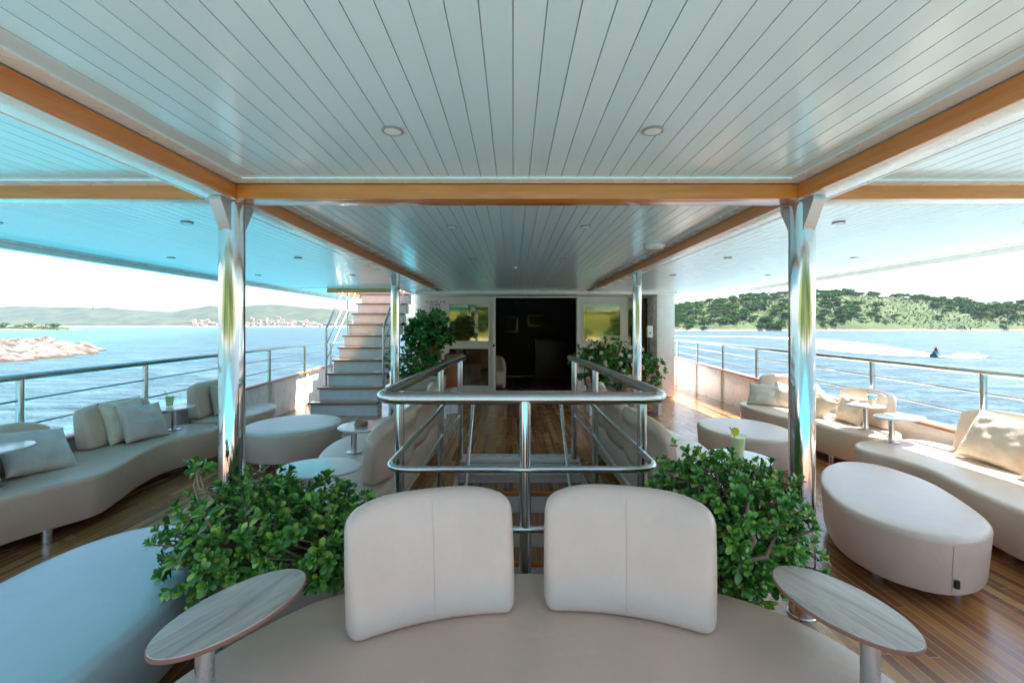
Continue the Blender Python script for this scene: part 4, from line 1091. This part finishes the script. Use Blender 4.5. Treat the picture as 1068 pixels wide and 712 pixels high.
child('pot', L([(.13, .002), (.15, .02), (.19, .38), (.20, .40), (.17, .40), (.16, .36)], cx=.95, cy=2.12), M['terra'], pr_)
jade_bush(pr_, (.87, 2.0, .62), (.235, .26, .27), 560, .044, 'jade', 13, pot=(.93, 2.1, .36))
jade_bush(pr_, (1.10, 2.0, .57), (.185, .24, .27), 440, .044, 'jade', 17, pot=(1.0, 2.1, .36))
jade_bush(pr_, (.93, 1.90, .44), (.21, .12, .15), 120, .05, 'jade', 41, pot=(.95, 2.0, .40))
bm = bmesh.new()
tube(bm, [(.96, 1.95, .40), (.92, 1.82, .5), (.96, 1.79, .60), (.93, 1.80, .68), (.97, 1.85, .76)], [.012, .011, .010, .009, .006], 8)
tube(bm, [(.92, 1.82, .5), (1.0, 1.78, .54), (1.06, 1.82, .60)], [.010, .009, .006], 8)
child('stem', bm, M['stem'], pr_)

# plants before the deckhouse
pb = thing('plant_bench', 'low wooden slatted bench holding the plants left of the doorway', 'bench', (-1.5, 7.3, 0))
child('bench_top', B(-2.0, -1.0, 7.05, 7.5, .40, .44, bev=.006), M['potbeige'], pb)
for x_ in (-1.93, -1.07):
    for y_ in (7.1, 7.45): child('leg', B(x_-.025, x_+.025, y_-.025, y_+.025, .002, .399), M['white'], pb, smooth=False)
p1 = thing('potted_plant', 'tall dark green plant with upright fronds against the cream wall', 'plant', (-1.42, 7.55, 0))
child('plant_stand', L([(.14, .002), (.12, .03), (.1, .85), (.14, .87)], cx=-1.42, cy=7.65), M['white'], p1)
child('pot', L([(.13, .88), (.19, 1.12), (.2, 1.14), (.16, 1.14)], cx=-1.42, cy=7.6), M['terra'], p1)
jade_bush(p1, (-1.42, 7.5, 1.33), (.38, .30, .27), 260, .10, 'fern', 21, pot=(-1.42, 7.55, 1.12))
bm = bmesh.new(); V_, F_ = [], []
for q in range(14):   # long fronds
    a = random.uniform(-2.6, -.2); tip = Vector((-1.42+.42*math.cos(a)*random.uniform(.5, 1.0), 7.5+.2*math.sin(a), 1.60+random.uniform(0, .12)))
    b0 = Vector((-1.42, 7.5, 1.3)); d = tip-b0
    for s in range(14):
        p = b0+d*(s/13); side = d.cross(Vector((0, 1, 0))).normalized()
        for sg in (-1, 1):
            k0 = len(V_); e = p+side*sg*.045+d.normalized()*.03
            V_ += [tuple(p), tuple(p+side*sg*.02+Vector((0, -.01, 0))-d.normalized()*.012), tuple(e), tuple(p+d.normalized()*.02)]; F_.append((k0, k0+1, k0+2, k0+3))
child('frond', (V_, [], F_), M['fern'], p1, smooth=False)
p2 = thing('flowering_bush', 'low green bush with small red blooms on the bench left of the doorway', 'plant', (-1.5, 7.3, .44))
planter(p2, -1.5, 7.28, .8, .3, .22, .441, 'potbeige')
jade_bush(p2, (-1.55, 7.25, .83), (.46, .28, .27), 300, .065, 'bushleaf', 27, pot=(-1.5, 7.28, .66))
def blooms(t, mat, centre, rad, n_, r_, seed):
    rr = random.Random(seed)
    for i in range(n_):
        d = Vector((rr.gauss(0, 1), -abs(rr.gauss(0, 1)), rr.gauss(0, .8))).normalized()
        p = Vector(centre)+Vector((d.x*rad[0], d.y*rad[1], d.z*rad[2]))*1.04
        V_, F_ = [], []
        for q in range(9):
            dd_ = (d+Vector((rr.gauss(0, .8), rr.gauss(0, .8), rr.gauss(0, .8)))).normalized(); a, b, c_ = frame_from(dd_)
            k0 = len(V_); o_ = p+dd_*r_*.5
            V_ += [tuple(o_-a*r_*.6), tuple(o_-b*r_*.6+c_*r_*.2), tuple(o_+a*r_*.6), tuple(o_+b*r_*.6+c_*r_*.2)]; F_.append((k0, k0+1, k0+2, k0+3))
        child('flower', (V_, [], F_), M[mat], t, smooth=False)
blooms(p2, 'petalr', (-1.55, 7.25, .83), (.46, .28, .27), 12, .022, 4)
tc = thing('planter_box', 'orange terracotta planter beside the left window', 'planter', (-1.0, 7.6, 0))
obj('box', B(-.14, .14, -.15, .15, .44, .98, bev=.02), M['terra'], tc); obj('support', B(-.12, .12, -.12, .12, .002, .439), M['white'], tc); obj('soil', B(-.11, .11, -.12, .12, .981, .99), M['soil'], tc)
p3 = thing('flowering_bush', 'wide green bush covered in pink and white flowers right of the doorway', 'plant', (1.75, 7.5, 0))
planter(p3, 1.85, 7.55, 1.2, .35, .25, .34, 'potbeige')
child('plant_shelf', B(1.2, 2.45, 7.2, 7.75, .30, .338, bev=.005), M['beamX'], p3)
for x_ in (1.27, 2.38): child('leg', B(x_-.025, x_+.025, 7.3, 7.65, .002, .299), M['white'], p3, smooth=False)
jade_bush(p3, (1.55, 7.35, .83), (.50, .30, .36), 360, .075, 'bushleaf', 31, pot=(1.6, 7.5, .6))
jade_bush(p3, (2.12, 7.4, .72), (.36, .28, .30), 220, .07, 'bushleaf', 33, pot=(2.1, 7.5, .55))
blooms(p3, 'petalw', (1.6, 7.35, .88), (.56, .33, .36), 26, .045, 8)
blooms(p3, 'petal', (1.65, 7.35, .80), (.62, .34, .38), 15, .062, 15)

# ------------------------------------------------------------ haze (closed box around camera and scene; sky outside)
HAZE = True
if HAZE:
    hz = B(-4600, 4600, -4600, 4600, SEA-1.2, 330)
    m = bpy.data.materials.new('haze_air'); m.use_nodes = True; nt_ = m.node_tree; nt_.nodes.clear()
    out = nt_.nodes.new('ShaderNodeOutputMaterial'); pv = nt_.nodes.new('ShaderNodeVolumePrincipled')
    pv.inputs['Color'].default_value = (.62, .82, 1, 1); pv.inputs['Density'].default_value = .00006; pv.inputs['Anisotropy'].default_value = 0
    nt_.links.new(pv.outputs[0], out.inputs['Volume'])
    o = obj('haze', hz, m, smooth=False); tag(o, 'thin pale summer haze over the sea', 'haze', kind='stuff')
